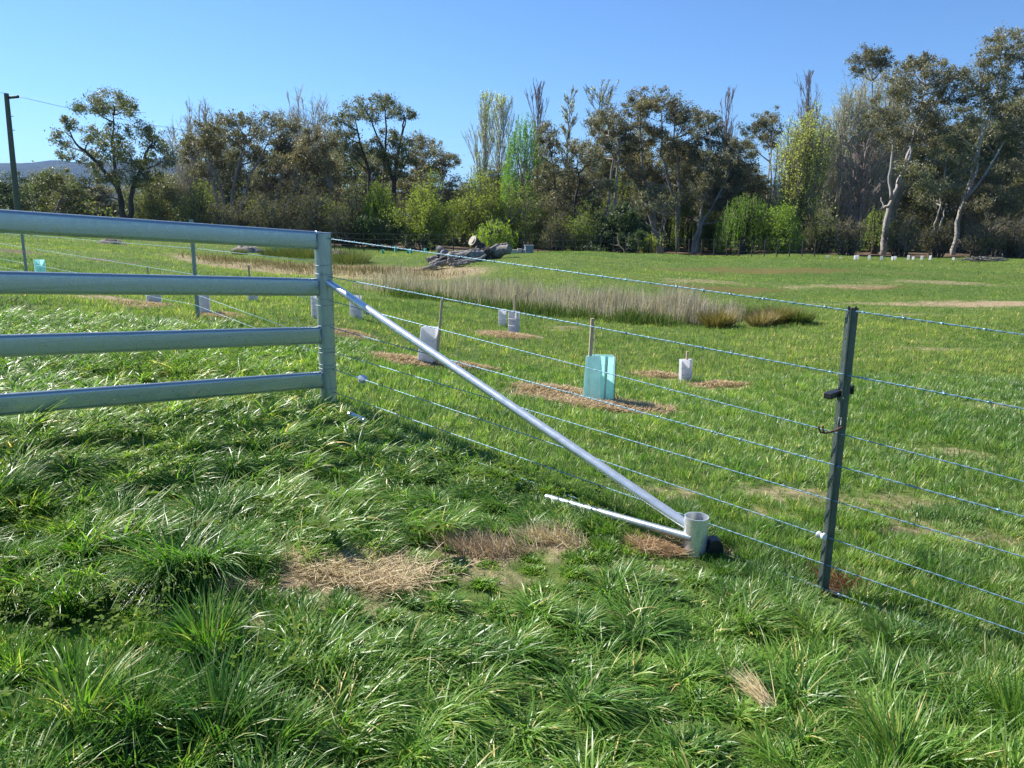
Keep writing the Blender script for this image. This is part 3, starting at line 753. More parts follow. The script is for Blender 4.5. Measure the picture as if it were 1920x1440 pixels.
# ------------------------------------------------------------------ power pole and line
pb = GD(39, 46); ptp = at(11.7, 175, 46)
pole = thing('power_pole', pb, 'tall dark timber power pole leaning at the left edge', 'power pole')
mb = MB(); mb.tube([pb - UPV * .5, pb.lerp(ptp, .5), ptp], [.17, .15, .125], 16); mb.build('pole_shaft', M['pole'], pole, False, 40)
ins = at(24, 182, 46)
mb = MB(); mb.tube([at(13, 184, 46), at(17, 183, 46)], .03, 6); mb.tube([at(16.5, 183.2, 46), at(34, 181.2, 45.7)], [.075, .085], 8); mb.build('insulator', M['black'], pole, False, 40)
for (px, py) in ((20, 218), (23, 244)):
    mb = MB(); mb.tube([at(px - 2, py, 46), at(px + 5, py, 45.9)], .022, 6); mb.build('step_peg', M['picket_grey'], pole)
mb = MB()
w0 = at(37, 181.5, 45.7); w1 = at(520, 264, 62); pts = [w0.lerp(w1, i / 14) - UPV * .35 * 4 * (i / 14) * (1 - i / 14) for i in range(15)]
mb.tube(pts, .012, 5); tag(mb.build('power_line', M['picket_grey'], None, False), 'thin power line running right from the pole behind the trees', 'power line')
mb = MB(); w2 = at(-260, 120, 34); mb.tube([ptp, ptp.lerp(w2, .5) - UPV * .2, w2], .012, 5)
tag(mb.build('power_line', M['picket_grey'], None, False), 'short power line leaving the pole top at the left edge', 'power line')

# ------------------------------------------------------------------ buildings glimpsed through the trees
def house(px, d, w, dep, h, rise, label, wallc, roofc, cat='house', name='house', rot=.1):
    c0 = GD(px, d); c0.z = Z(c0.x, min(c0.y, 90)); c, s = math.cos(rot), math.sin(rot)
    e = thing(name, c0, label, cat)
    ax = Vector((c, s, 0)); ay = Vector((-s, c, 0))
    def P(a, b_, z): return c0 + ax * a + ay * b_ + UPV * z
    mb = MB(); vs = [P(-w, -dep, -.5), P(w, -dep, -.5), P(w, dep, -.5), P(-w, dep, -.5), P(-w, -dep, h), P(w, -dep, h), P(w, dep, h), P(-w, dep, h), P(-w, 0, h + rise), P(w, 0, h + rise)]
    mb.add(vs, [(0, 1, 5, 4), (1, 2, 6, 9, 5), (2, 3, 7, 6), (3, 0, 4, 8, 7)]); mb.build('wall', mat_plain(name + '_wall', tuple(x * .85 for x in wallc), wallc, 2, .7), e)
    mb = MB(); o = .3; tk = .08
    for sgn in (-1, 1):
        a = [P(-w - o, sgn * (dep + o), h - o * rise / dep + .03), P(w + o, sgn * (dep + o), h - o * rise / dep + .03), P(w + o, 0, h + rise + .03), P(-w - o, 0, h + rise + .03)]
        bq = [p + UPV * tk for p in a]
        mb.add(a + bq, [(0, 1, 2, 3), (4, 7, 6, 5), (0, 4, 5, 1), (1, 5, 6, 2), (2, 6, 7, 3), (3, 7, 4, 0)])
    mb.build('roof', mat_plain(name + '_roof', tuple(x * .85 for x in roofc), roofc, 2, .5), e)
    wm = mat_plain(name + '_window', (.02, .025, .03), (.04, .05, .06), 3, .1)
    for k in (-.55, .15, .65):
        mb = MB(); mb.box(P(w * k, -dep - .02, h * .58), ax, ay, UPV, .55, .03, .5); mb.build('window', wm, e)
house(148, 120, 2.2, 2, 2.6, 1.0, 'white house glimpsed low through the trees on the far left', (.75, .75, .73), (.7, .7, .7))
house(1622, 105, 2.6, 2.4, 3.2, 1.4, 'pale weatherboard house glimpsed left of the leaning white gum', (.45, .45, .46), (.55, .56, .58))
house(1745, 100, 2.2, 2.0, 3.6, 1.1, 'pale grey house glimpsed right of the leaning white gum', (.45, .46, .46), (.5, .53, .55))
house(1098, 110, 2.4, 2.0, 2.4, 1.0, 'small cream shed with a red roof deep among the trunks', (.6, .52, .4), (.4, .16, .10), 'shed', 'shed')
# teal water tank
tb = GD(1078, 92); tk_ = thing('water_tank', tb, 'teal green water tank glimpsed between dark trunks in the centre', 'water tank')
mb = MB(); tm = mat_plain('teal_tank', (.02, .22, .19), (.04, .32, .28), 2, .5)
mb.tube([tb - UPV * .3 + UPV * 2.0, tb + UPV * 4.6], 2.6, 40); mb.build('tank_body', tm, tk_, False, 40)
mb = MB(); mb.tube([tb + UPV * 4.6, tb + UPV * 5.1], [2.65, .3], 40); mb.build('tank_lid', tm, tk_, False, 40)
mb = MB()
for k in range(6):
    a = k * 1.047; p = tb + Vector((math.cos(a) * 2.1, math.sin(a) * 2.1, 0)); mb.tube([p - UPV * .4, p + UPV * 1.75], .12, 8)
mb.build('tank_stand', M['pole'], tk_)

# ------------------------------------------------------------------ far post and wire fences
def far_fence(pa, da, pb_, db, n, label, h=1.1):
    a = GD(pa, da); b_ = GD(pb_, db); e = thing('wire_fence', a, label, 'fence')
    tops = []
    for i in range(n):
        p = a.lerp(b_, i / (n - 1)); p.z = Z(p.x, p.y)
        mb = MB(); mb.tube([p - UPV * .2, p + UPV * h], .035, 6); mb.build('post', M['bark_dark'], e); tops.append(p)
    for hh in (.35, .7, 1.0):
        mb = MB(); mb.tube([p + UPV * hh * h for p in tops], .005, 4); mb.build('wire', M['picket'], e)
far_fence(985, 50, 1530, 50, 24, 'dark post and wire fence along the crest under the central trees')
far_fence(490, 50, 850, 49, 14, 'post and wire fence at the foot of the dark thicket')
far_fence(70, 47, 240, 50, 8, 'short run of dark posts beyond the left slope', .7)

# ------------------------------------------------------------------ trees
class Leaves:
    """small leaf faces collected in numpy"""
    def __init__(s): s.V = []; s.C = []
    def add(s, P, size, col, asp=2.2, droop=.6, var=.25):
        n = len(P)
        if n == 0: return
        d = RNG.normal(size=(n, 3)); d[:, 2] = d[:, 2] * (1 - droop) - droop * 1.6; d /= np.linalg.norm(d, axis=1)[:, None]
        u = np.cross(d, RNG.normal(size=(n, 3))); u /= np.linalg.norm(u, axis=1)[:, None] + 1e-9
        L = size * RNG.uniform(.6, 1.4, n)[:, None]; Wd = L / asp
        q = np.stack([P - d * L * .5, P + u * Wd * .5, P + d * L * .5, P - u * Wd * .5], 1)
        c = np.array(col)[None] if np.ndim(col) == 1 else col
        c = np.broadcast_to(c, (n, 3)) * RNG.uniform(1 - var, 1 + var, (n, 1))
        s.V.append(q.reshape(-1, 3)); s.C.append(np.repeat(c, 4, 0))
    def build(s, name, mat, parent):
        V = np.concatenate(s.V) - np.array(worldloc(parent))[None]; C = np.concatenate(s.C)
        me = mesh_np(name, V, np.arange(len(V)).reshape(-1, 4), C)
        return link(name, me, mat, parent)
def bez(p0, p1, p2, n=6):
    return [p0 * (1 - t) ** 2 + p1 * 2 * t * (1 - t) + p2 * t * t for t in [i / n for i in range(n + 1)]]
def rv(s): return Vector((random.gauss(0, s), random.gauss(0, s), random.gauss(0, s)))
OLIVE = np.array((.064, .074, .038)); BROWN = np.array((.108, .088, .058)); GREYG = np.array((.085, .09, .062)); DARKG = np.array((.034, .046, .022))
GROUP = 'trees of the far tree line'

def gum(base, clumps, d, label, trunk=None, tint=OLIVE, bark='bark_grey', r0=.28, stems=1, dens=1.0, leaf=.165, fill=True, cat='tree', name='gum_tree', depth=1.0):
    b0 = GD(base, d); e = thing(name, b0, label, cat, GROUP)
    if any(k in label for k in ('spreading lone', 'tallest gum', 'great leaning', 'grey green young', 'separate round')): fill = 0
    s = d / F; r0 *= .72
    C = []
    ex = []
    for (cx, cy, rx, ry) in clumps:
        ex.append((cx, cy, rx, ry, 1.0))
        if fill:
            for q_ in range(int(fill)):
                ex.append((cx + random.gauss(0, .8) * rx, cy + random.uniform(.5, 1.7) * ry + 6, rx * random.uniform(.5, .85), ry * random.uniform(.6, .95), random.uniform(.25, .6)))
    for (cx, cy, rx, ry, dn) in ex:
        dd = d + random.uniform(-1.0, 3.4) * depth
        C.append((at(cx, cy, dd), rx * dd / F, ry * dd / F, dn))
    mt = MB()
    # trunk(s)
    top = max(C, key=lambda c: c[0].z)
    cen = sum((c[0] for c in C), Vector()) / len(C); low = min(c[0].z for c in C)
    tl = []
    if trunk:
        for path in trunk:
            pts = [at(x, y, d + (i * .25)) for i, (x, y) in enumerate(path)]; pts[0] = Vector((pts[0].x, d, Z(pts[0].x, d) - .3)) if path[0][1] > 415 else pts[0]
            main = path[0][1] > 415; r1 = r0 if main else r0 * .6
            full = []
            for i in range(len(pts) - 1):
                for k in range(4): full.append(pts[i].lerp(pts[i + 1], k / 4) + (rv(.05) if i + k else Vector()))
            full.append(pts[-1]); m_ = len(full)
            mt.tube(full, [r1 * (1 - .8 * i / (m_ - 1)) for i in range(m_)], 7); tl.append(full)
    else:
        for k in range(stems):
            st0 = b0 + Vector((random.gauss(0, .3) * (stems > 1), random.gauss(0, .3) * (stems > 1), -.3))
            tgt = random.choice(C)[0] if stems > 1 else cen.lerp(top[0], .5)
            full = bez(st0, Vector((st0.x * .6 + tgt.x * .4 + random.gauss(0, .3), st0.y, (st0.z + tgt.z) / 2)), tgt, 9)
            full = [p + rv(.06) if 0 < i < 9 else p for i, p in enumerate(full)]
            rr = r0 * (.75 if stems > 1 else 1)
            mt.tube(full, [rr * (1 - .8 * i / 9) for i in range(10)], 7); tl.append(full)
    LV = Leaves()
    for (p, rx, ry, dn) in C:
        full = min(tl, key=lambda f: min((q_ - p).length for q_ in f))
        cand = [q_ for q_ in full if q_.z < p.z - .25 * abs(p.x - q_.x)] or [full[len(full) // 3]]
        st_ = min(cand[1:] or cand, key=lambda q_: (q_ - p).length + .2 * abs(q_.z - (p.z - 2.5)))
        midp = st_.lerp(p, .5) + Vector((random.gauss(0, .25), random.gauss(0, .25), -.25 * (p - st_).length * .3))
        limb = bez(st_, midp, p, 5); mt.tube(limb, [.068 * (1 - .75 * i / 5) * (1 + .3 * (rx > 1.4)) for i in range(6)], 5, False)
        for k in range(5 if dn == 1 else 3):
            e2 = p + Vector((random.gauss(0, .55) * rx, random.gauss(0, .55) * rx, random.gauss(.25, .35) * ry))
            s2 = limb[random.choice((2, 3, 4))]
            mt.tube([s2, s2.lerp(e2, .5) + rv(.12), e2], [.024, .016, .008], 4, False)
        # sub-tufts make the ragged silhouette
        nt_ = max(5, int(rx * ry * 6.5 / (.35 + .1)))
        nt_ = min(nt_ + 4, 34)
        a = RNG.normal(size=(nt_, 3)); a /= np.linalg.norm(a, axis=1)[:, None]; a *= RNG.uniform(.35, 1.0, nt_)[:, None] ** .6
        a[:, 2] = np.where(a[:, 2] < -.3, a[:, 2] * .6, a[:, 2])
        sub = np.array(p)[None] + a * np.array([rx, rx, ry * 1.1])[None] * RNG.uniform(.75, 1.22, nt_)[:, None]
        N_ = int(rx * ry * 1500 * dens * dn); per = max(8, N_ // nt_)
        for k in range(nt_):
            n = int(per * random.uniform(.5, 1.5)); sg = random.uniform(.12, .30) * (.6 + .25 * rx)
            Pp = sub[k][None] + RNG.normal(size=(n, 3)) * np.array([sg, sg, sg * .85])[None]
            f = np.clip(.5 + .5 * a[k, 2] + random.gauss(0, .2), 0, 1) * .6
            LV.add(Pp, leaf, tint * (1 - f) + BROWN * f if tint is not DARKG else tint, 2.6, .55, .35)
    tk2 = mt.build('trunk', M[bark], e, False)
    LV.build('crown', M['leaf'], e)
    return e

def bare(base, d, top_py, halfw, label, style='fast', bark='bark_twig', bud=None, budn=0, r0=.2, prim=34, name='bare_tree', start=.22, leader=1, lean=0, budsize=.12, cat='tree', sec=8, ter=4):
    k_ = 1.5 if bark == 'bark_palet' else 1.15
    prim = int(prim * 1.35); sec += 4; ter += 1; budn = int(budn * 1.5); r0 *= .75
    if style == 'fast': prim = int(prim * .8); sec -= 4; ter -= 1; k_ = 1.0
    b0 = GD(base, d); e = thing(name, b0, label, cat, GROUP)
    H = at(base, top_py, d).z - b0.z; Wd = halfw * d / F
    mt = MB(); tw = MB(); tips = []
    for L_ in range(leader):
        lx = (random.uniform(-.5, .5) * Wd if leader > 1 else 0) + lean * d / F
        topp = b0 + Vector((lx, random.uniform(-.4, .4) * Wd * (leader > 1), H * (1 if L_ == 0 else random.uniform(.8, .97))))
        tr = [b0 + Vector((random.gauss(0, .15) * (leader > 1), 0, -.3))]
        for i in range(1, 9): tr.append(b0.lerp(topp, i / 8) + Vector((random.gauss(0, .1), random.gauss(0, .1), 0)))
        mt.tube(tr, [r0 * (1 - .93 * i / 8) / leader ** .4 for i in range(9)], 7)
        for k in range(prim // leader):
            f = start + (1 - start) * .96 * (k + random.random()) / (prim // leader)
            i = f * 8; j = min(int(i), 7); p = tr[j].lerp(tr[j + 1], i - j)
            if style == 'fast': ang = math.radians(random.uniform(6, 20)); env = Wd * .75; ln = min(env / math.sin(ang), (1 - f) * H * .8 + .6)
            else:
                ang = math.radians(random.uniform(25, 62)); prof = math.sin(math.pi * min(1, max(.12, (f - start * .6) / (1 - start * .6)) ) ** .8) ** .7 if style == 'round' else 1
                ln = Wd * (.45 + .65 * prof) * random.uniform(.7, 1.1)
                ln = min(ln, max(.8, (1.06 - f) * H / max(.25, math.cos(ang * .7))))
            az = random.uniform(0, 6.283)
            dv = Vector((math.cos(az) * math.sin(ang), math.sin(az) * math.sin(ang), math.cos(ang)))
            pr = [p]; cur = dv.copy()
            for q_ in range(5):
                cur = (cur + rv(.09) + Vector((0, 0, .10 if style != 'fast' else .05))).normalized(); pr.append(pr[-1] + cur * ln / 5)
            rr = r0 * .30 * (1 - .5 * f)
            mt.tube(pr, [max(.012, rr * (1 - .85 * q_ / 5)) for q_ in range(6)], 5, False)
            for s_ in range(sec):
                ff = random.uniform(.2, 1) * 5; jj = min(int(ff), 4); p2 = pr[jj].lerp(pr[jj + 1], ff - jj)
                ax = (pr[jj + 1] - pr[jj]).normalized(); dv2 = (ax + rv(.20 if style == 'fast' else .34) + Vector((0, 0, .45 if style == 'fast' else .28))).normalized(); l2 = ln * random.uniform(.18, .42) * (1.2 - ff / 8)
                e2 = p2 + dv2 * l2; mid = p2.lerp(e2, .5) + rv(.04)
                tw.tube([p2, mid, e2], [.016 * k_, .012 * k_, .007 * k_], 3, False); tips += [mid, e2]
                for t_ in range(ter):
                    p3 = p2.lerp(e2, random.uniform(.3, 1)); e3 = p3 + (dv2 + rv(.2 if style == 'fast' else .38) + Vector((0, 0, .2))).normalized() * l2 * random.uniform(.3, .6)
                    tw.tube([p3, e3], [.010 * k_, .006 * k_], 3, False); tips.append(e3); tips.append(p3.lerp(e3, .5))
    tk = mt.build('trunk', M[bark], e, False)
    cr = tw.build('crown', M[bark], e, False)
    if bud is not None and budn:
        LV = Leaves(); T = np.array([tuple(p) for p in tips]); I = RNG.integers(0, len(T), budn)
        LV.add(T[I] + RNG.normal(size=(budn, 3)) * .13, budsize, np.array(bud), 1.7, .3, .35)
        cr2 = LV.build('foliage', M['bud'], e)
    return e

LIME = np.array((.155, .215, .030)); YEL = np.array((.20, .22, .055)); OLG = np.array((.125, .14, .04)); BRIGHT = np.array((.10, .20, .035))
def willow(base, d, top_py, halfw, label, col=LIME, n=260, hang=(.8, 2.6), bark='bark_dark', name='willow_tree', low=None, cat='tree', size=.14, trunks=3):
    b0 = GD(base, d); e = thing(name, b0, label, cat, GROUP)
    H = at(base, top_py, d).z - b0.z; Wd = halfw * d / F
    mt = MB(); LV = Leaves(); tw = MB()
    forks = []
    for k in range(trunks):
        a = random.uniform(0, 6.28); t1 = b0 + Vector((math.cos(a) * Wd * .35, math.sin(a) * Wd * .35, H * .55))
        f = bez(b0 + rv(.1) - UPV * .3, b0 + UPV * H * .3 + rv(.2), t1, 6); mt.tube(f, [.17 * (1 - .6 * i / 6) for i in range(7)], 7); forks.append(f)
    for i in range(n):
        a = random.uniform(0, 6.283); r = math.sqrt(random.random()); ph = r * math.pi / 2
        lump = 1 + .16 * math.sin(3 * a + Wd) + .1 * math.sin(5 * a)
        p = b0 + Vector((math.cos(a) * Wd * math.sin(ph) * lump, math.sin(a) * Wd * math.sin(ph) * lump, H * (.50 + .50 * math.cos(ph) * (1 + .12 * math.sin(4 * a))) ))
        p += rv(.15); 
        if i % 7 == 0:
            f = random.choice(forks); mt.tube(bez(f[random.choice((3, 4, 5, 6))], (f[6] + p) / 2 + UPV * .6, p, 5), [.05, .04, .03, .025, .018, .01], 4, False)
        L = random.uniform(*hang) * (.6 + .6 * r); L = min(L, max(.3, p.z - b0.z - .15))
        m_ = max(6, int(L / .062)); t_ = np.linspace(0, 1, m_)[:, None]
        out = np.array([math.cos(a), math.sin(a), 0]) * (.35 * r)
        Q = np.array(p)[None] + out[None] * t_ * (1 - .4 * t_) * L * .5 - np.array([0, 0, 1.])[None] * L * t_ ** 1.3 + RNG.normal(size=(m_, 3)) * .05
        LV.add(Q, size, col * random.uniform(.75, 1.2), 2.6, .8, .25)
        if i % 2 == 0: tw.tube([tuple(Q[0]), tuple(Q[m_ // 2]), tuple(Q[-1])], [.012, .009, .005], 3, False)
    mt.build('trunk', M[bark], e, False); tw.build('twigs', M['bark_twig'], e, False); LV.build('crown', M['leafsoft'], e)
    return e

def scrub(base, d, top_py, halfw, label, col=OLG, budn=1500, stems=9, bark='bark_dark', name='shrub', cat='shrub', size=.11, up=.35, sec=16, mat='bud', twig='bark_twig', rad=.07, tr=1.0):
    if cat == 'tree' and name != 'sapling': stems = int(stems * 1.5); budn = int(budn * 1.5)
    if name in ('shrub', 'willow_bush'): stems = int(stems * 1.5); budn = int(budn * 2.1)
    b0 = GD(base, d); e = thing(name, b0, label, cat, GROUP)
    H = at(base, top_py, d).z - b0.z; Wd = halfw * d / F
    mt = MB(); tw = MB(); tips = []
    for k in range(stems):
        a = random.uniform(0, 6.283); r = math.sqrt(random.random())
        tall = cat == 'tree' and H > 8.5
        hh = H * (1 - .55 * r * r) * random.uniform(.62, 1.0) if k > 3 else H * (1 - .5 * r * r)
        if tall: hh = H * (1 - .28 * r * r) * random.uniform(.82, 1.0)
        end = b0 + Vector((math.cos(a) * Wd * r, math.sin(a) * Wd * r, hh))
        cr_ = .8 if tall else .45
        ctl = b0 + Vector((math.cos(a) * Wd * r * cr_, math.sin(a) * Wd * r * cr_, hh * .35)) + rv(.25)
        st = bez(b0 + Vector((math.cos(a) * .25, math.sin(a) * .25, -.2)), ctl, end, 7); st = [p + (rv(.07) if 0 < i < 7 else Vector()) for i, p in enumerate(st)]
        mt.tube(st, [rad * (1 - .85 * i / 7) for i in range(8)], 5, False)
        for s_ in range(sec):
            ff = random.uniform(.28, 1) * 7; j = min(int(ff), 6); p2 = st[j].lerp(st[j + 1], ff - j)
            l2 = H * random.uniform(.10, .26) * (1.15 - .4 * ff / 7) * (.6 if tall else 1); dv = ((st[j + 1] - st[j]).normalized() * .7 + rv(.38 if tall else .55) + UPV * (.6 if tall else up)).normalized(); e2 = p2 + dv * l2
            tw.tube([p2, p2.lerp(e2, .5) + rv(.05), e2], [.018 * tr, .012 * tr, .007 * tr], 3, False); tips += [e2, p2.lerp(e2, .6)]
            for t_ in range(4):
                p3 = p2.lerp(e2, random.uniform(.25, 1)); e3 = p3 + (dv + rv(.5)).normalized() * l2 * random.uniform(.3, .6); tw.tube([p3, e3], [.009 * tr, .006 * tr], 3, False); tips += [e3, p3.lerp(e3, .5)]
    mt.build('trunk', M[bark], e, False); tw.build('twigs', M[twig], e, False)
    if budn:
        T = np.array([tuple(p) for p in tips]); I = RNG.integers(0, len(T), budn); LV = Leaves()
        LV.add(T[I] + RNG.normal(size=(budn, 3)) * .16, size, np.array(col), 1.9, .3, .4); LV.build('crown', M[mat], e)
    return e

# --- left part of the line
gum(240, [(170, 202, 35, 20), (212, 195, 38, 20), (228, 209, 28, 14), (127, 235, 22, 14), (112, 265, 18, 16), (125, 292, 18, 12), (175, 257, 28, 17), (212, 252, 26, 18), (265, 248, 26, 22), (290, 272, 30, 22),
          (207, 282, 42, 24), (175, 303, 28, 20), (262, 300, 40, 22), (310, 302, 24, 18), (195, 330, 34, 20), (250, 335, 42, 22), (150, 345, 22, 16), (290, 345, 28, 18)], 56,
    'spreading lone gum tree with separate leaf tufts, left beside the power pole', [[(240, 440), (228, 380), (216, 330), (212, 270), (212, 215)], [(238, 420), (220, 350), (160, 285), (125, 250)], [(236, 420), (250, 350), (275, 290), (285, 265)]], bark='bark_dark', r0=.30)
gum(25, [(5, 345, 25, 18), (35, 352, 28, 20), (10, 372, 28, 22), (45, 378, 26, 20), (-20, 350, 30, 25)], 60, 'low dark gum tree at the left edge, behind the power pole', None, DARKG, 'bark_dark', .2, 2)
gum(95, [(75, 342, 25, 18), (105, 328, 30, 16), (95, 350, 34, 20), (130, 345, 24, 20), (80, 370, 30, 20), (120, 372, 30, 22), (145, 362, 18, 16)], 62, 'rounded green gum tree right of the power pole', None, np.array((.06, .075, .034)), 'bark_grey', .22, 2)
scrub(388, 74, 196, 62, 'tall pale bare tree rising behind the wide brown gum canopy', np.array((.24, .23, .15)), 1600, 22, 'bark_palet', 'bare_tree', 'tree', .11, .5, 40, twig='bark_palet', rad=.10, tr=1.9)
scrub(585, 78, 174, 62, 'pale round bare tree behind the canopy, left of the tall gums', np.array((.26, .25, .17)), 1600, 22, 'bark_palet', 'bare_tree', 'tree', .11, .5, 40, twig='bark_palet', rad=.10, tr=1.9)
gum(420, [(362, 268, 22, 22), (378, 248, 24, 20), (408, 238, 28, 17), (440, 228, 30, 16), (475, 225, 30, 16), (510, 226, 28, 16), (540, 236, 24, 16), (395, 275, 26, 20), (430, 262, 30, 20), (470, 258, 32, 22), (520, 258, 32, 22),
          (350, 290, 18, 18), (415, 300, 24, 22), (480, 295, 34, 24), (370, 320, 22, 20)], 61, 'wide brown gum tree with a flat umbrella canopy over many pale stems', [[(425, 440), (420, 370), (395, 300), (380, 255)], [(428, 430), (440, 340), (455, 280), (470, 235)], [(432, 430), (470, 330), (510, 250)], [(420, 440), (400, 340), (370, 290), (362, 265)]], np.array((.06, .056, .034)), 'bark_grey', .22)
gum(505, [(545, 275, 30, 24), (580, 285, 30, 24), (560, 310, 34, 26), (600, 305, 28, 24), (520, 320, 30, 24), (590, 335, 28, 22), (555, 350, 34, 20), (500, 345, 30, 22), (610, 265, 22, 22), (575, 255, 24, 20), (620, 330, 26, 24)], 58, 'bushy reddish brown gum tree between the umbrella canopy and the tall gums', None, np.array((.072, .058, .040)), 'bark_grey', .25, 4)
gum(700, [(632, 224, 24, 14), (660, 212, 26, 15), (682, 200, 24, 14), (692, 217, 28, 13), (718, 188, 24, 15), (728, 198, 20, 12), (757, 215, 30, 12), (738, 216, 16, 10), (645, 245, 25, 17), (640, 268, 28, 20), (730, 260, 20, 18), (752, 268, 22, 17),
          (705, 276, 20, 18), (725, 288, 26, 20), (765, 292, 22, 20), (660, 290, 26, 22), (690, 310, 26, 22), (740, 320, 28, 22)], 62,
    'tallest gum tree left of centre with tufts high on long bare limbs', [[(705, 450), (715, 380), (720, 310), (725, 250), (720, 195)], [(735, 440), (738, 340), (715, 270), (690, 215)], [(700, 440), (690, 320), (665, 220)], [(728, 420), (745, 300), (755, 240), (758, 218)]], np.array((.055, .062, .035)), 'bark_dark', .26)
gum(800, [(788, 270, 26, 17), (806, 284, 26, 18), (775, 300, 24, 22), (832, 290, 20, 16), (842, 305, 18, 15), (800, 310, 28, 20), (825, 320, 24, 18), (780, 330, 26, 18)], 66, 'round topped gum tree right of the tallest left gum', None, np.array((.075, .07, .045)), 'bark_grey', .22, 3)
scrub(300, 57, 352, 40, 'olive bushy shrub under the lone gum tree', np.array((.085, .09, .035)), 2600, 10)
scrub(365, 55, 345, 42, 'olive green thicket shrub left of the umbrella gum', np.array((.10, .105, .036)), 2800, 12)
willow(388, 66, 330, 16, 'small lime green willow glowing behind the left thicket', LIME, 110, (.4, 1.2))
scrub(440, 54, 350, 40, 'dark bare shrub under the umbrella gum', np.array((.06, .058, .03)), 1500, 12)
scrub(515, 54, 345, 42, 'dark twiggy shrub behind the galvanised top rail end', np.array((.055, .055, .03)), 1700, 12)
scrub(590, 54, 340, 42, 'dark tangled shrub above the corner post', np.array((.055, .056, .03)), 1700, 12)
scrub(655, 54, 345, 38, 'dark tangled shrub right above the top barbed wire', np.array((.06, .064, .03)), 1800, 12)
willow(712, 55, 342, 26, 'lime green weeping willow right of the corner post', LIME * .9, 200, (.8, 2.6))
gum(700, [(690, 420, 26, 18), (715, 435, 28, 16), (675, 440, 24, 14), (735, 430, 20, 18)], 53, 'low dark evergreen bush under the lime weeping willow', None, DARKG, 'bark_dark', .1, 3, 1.6, name='evergreen_bush', cat='bush')
scrub(800, 53, 332, 62, 'large rounded olive willow with dark forking stems', np.array((.125, .145, .035)), 6500, 13, size=.12, name='willow_bush', cat='willow')
gum(795, [(780, 425, 24, 20), (800, 440, 26, 16), (765, 445, 20, 14)], 52.5, 'low dark evergreen bush under the rounded olive willow', None, DARKG, 'bark_dark', .1, 3, 1.6, name='evergreen_bush', cat='bush')
bare(905, 68, 184, 24, 'tall narrow budding poplar with two upright leaders, centre', 'fast', 'bark_palet', (.30, .32, .14), 1500, .22, 46, name='poplar_tree', leader=2, start=.2, budsize=.10)
bare(938, 69, 190, 22, 'second narrow budding poplar just right of the twin leader one', 'fast', 'bark_palet', (.30, .32, .14), 1300, .2, 40, name='poplar_tree', start=.2, budsize=.10)
scrub(905, 57, 308, 48, 'yellow green willow below the narrow poplars', np.array((.14, .16, .035)), 5200, 12, size=.12, name='willow_bush', cat='willow')
willow(980, 64, 222, 36, 'tall bright green willow in fresh leaf at the centre', BRIGHT * 1.15, 380, (1.0, 3.2), 'bark_grey')
scrub(965, 56, 330, 40, 'olive willow with dark stems behind the woodpile', np.array((.115, .13, .035)), 4200, 12, name='willow_bush', cat='willow')
willow(925, 46, 414, 30, 'small lime weeping willow just behind the woodpile', LIME, 230, (.5, 1.6))
# --- centre
bare(1003, 73, 162, 14, 'slender bare poplar spire behind the bright willow', 'fast', 'bark_red', None, 0, .2, 44, name='poplar_tree', start=.25, leader=2)
bare(1055, 70, 183, 28, 'bare tree with sparse tips left of the big centre gum', 'fan', 'bark_twig', (.24, .24, .09), 700, .22, 30, start=.35, lean=8)
bare(1105, 71, 172, 42, 'bare leaning tree with a few yellow buds over the centre gums', 'fan', 'bark_twig', (.26, .25, .08), 1000, .24, 34, start=.35, lean=14)
gum(1040, [(1030, 242, 20, 15), (1018, 258, 18, 17), (1036, 282, 20, 20), (1080, 282, 24, 22), (1110, 296, 28, 24), (1047, 322, 33, 26), (1020, 345, 28, 26), (1090, 332, 38, 24), (1072, 362, 34, 20), (1125, 352, 28, 20), (1045, 385, 28, 18)], 58,
    'grey brown gum tree with a dark trunk left of the big centre gum', [[(1042, 470), (1044, 400), (1040, 330), (1030, 260)], [(1072, 465), (1075, 400), (1085, 340), (1080, 290)]], np.array((.068, .062, .045)), 'bark_dark', .22)
gum(1135, [(1135, 224, 34, 20), (1118, 246, 24, 18), (1160, 240, 26, 18), (1150, 262, 24, 18), (1130, 275, 22, 16), (1172, 262, 20, 20), (1165, 300, 24, 20)], 60, 'rounded brown gum crown just left of the highest centre crown', [[(1108, 475), (1120, 440), (1140, 385), (1150, 300), (1140, 240)], [(1110, 470), (1130, 425), (1155, 380), (1160, 300), (1158, 250)]], np.array((.066, .058, .04)), 'bark_grey', .27)
gum(1230, [(1198, 188, 28, 18), (1185, 208, 22, 16), (1242, 192, 32, 20), (1268, 207, 26, 18), (1212, 203, 26, 16), (1292, 214, 28, 16), (1312, 220, 18, 14), (1262, 222, 26, 16), (1205, 228, 22, 14), (1212, 262, 24, 18), (1182, 275, 22, 20), (1297, 262, 24, 18), (1250, 270, 26, 18),
           (1235, 245, 22, 15), (1212, 310, 30, 22), (1272, 292, 24, 20), (1240, 330, 30, 18), (1185, 330, 24, 20)], 62,
    'largest centre gum tree with a high domed brown crown', [[(1235, 480), (1225, 400), (1205, 320), (1200, 240), (1200, 195)], [(1238, 470), (1215, 395), (1185, 320), (1180, 280)], [(1270, 478), (1275, 400), (1270, 300), (1260, 215)], [(1272, 460), (1268, 380), (1240, 290), (1240, 200)]], np.array((.07, .06, .038)), 'bark_grey', .26)
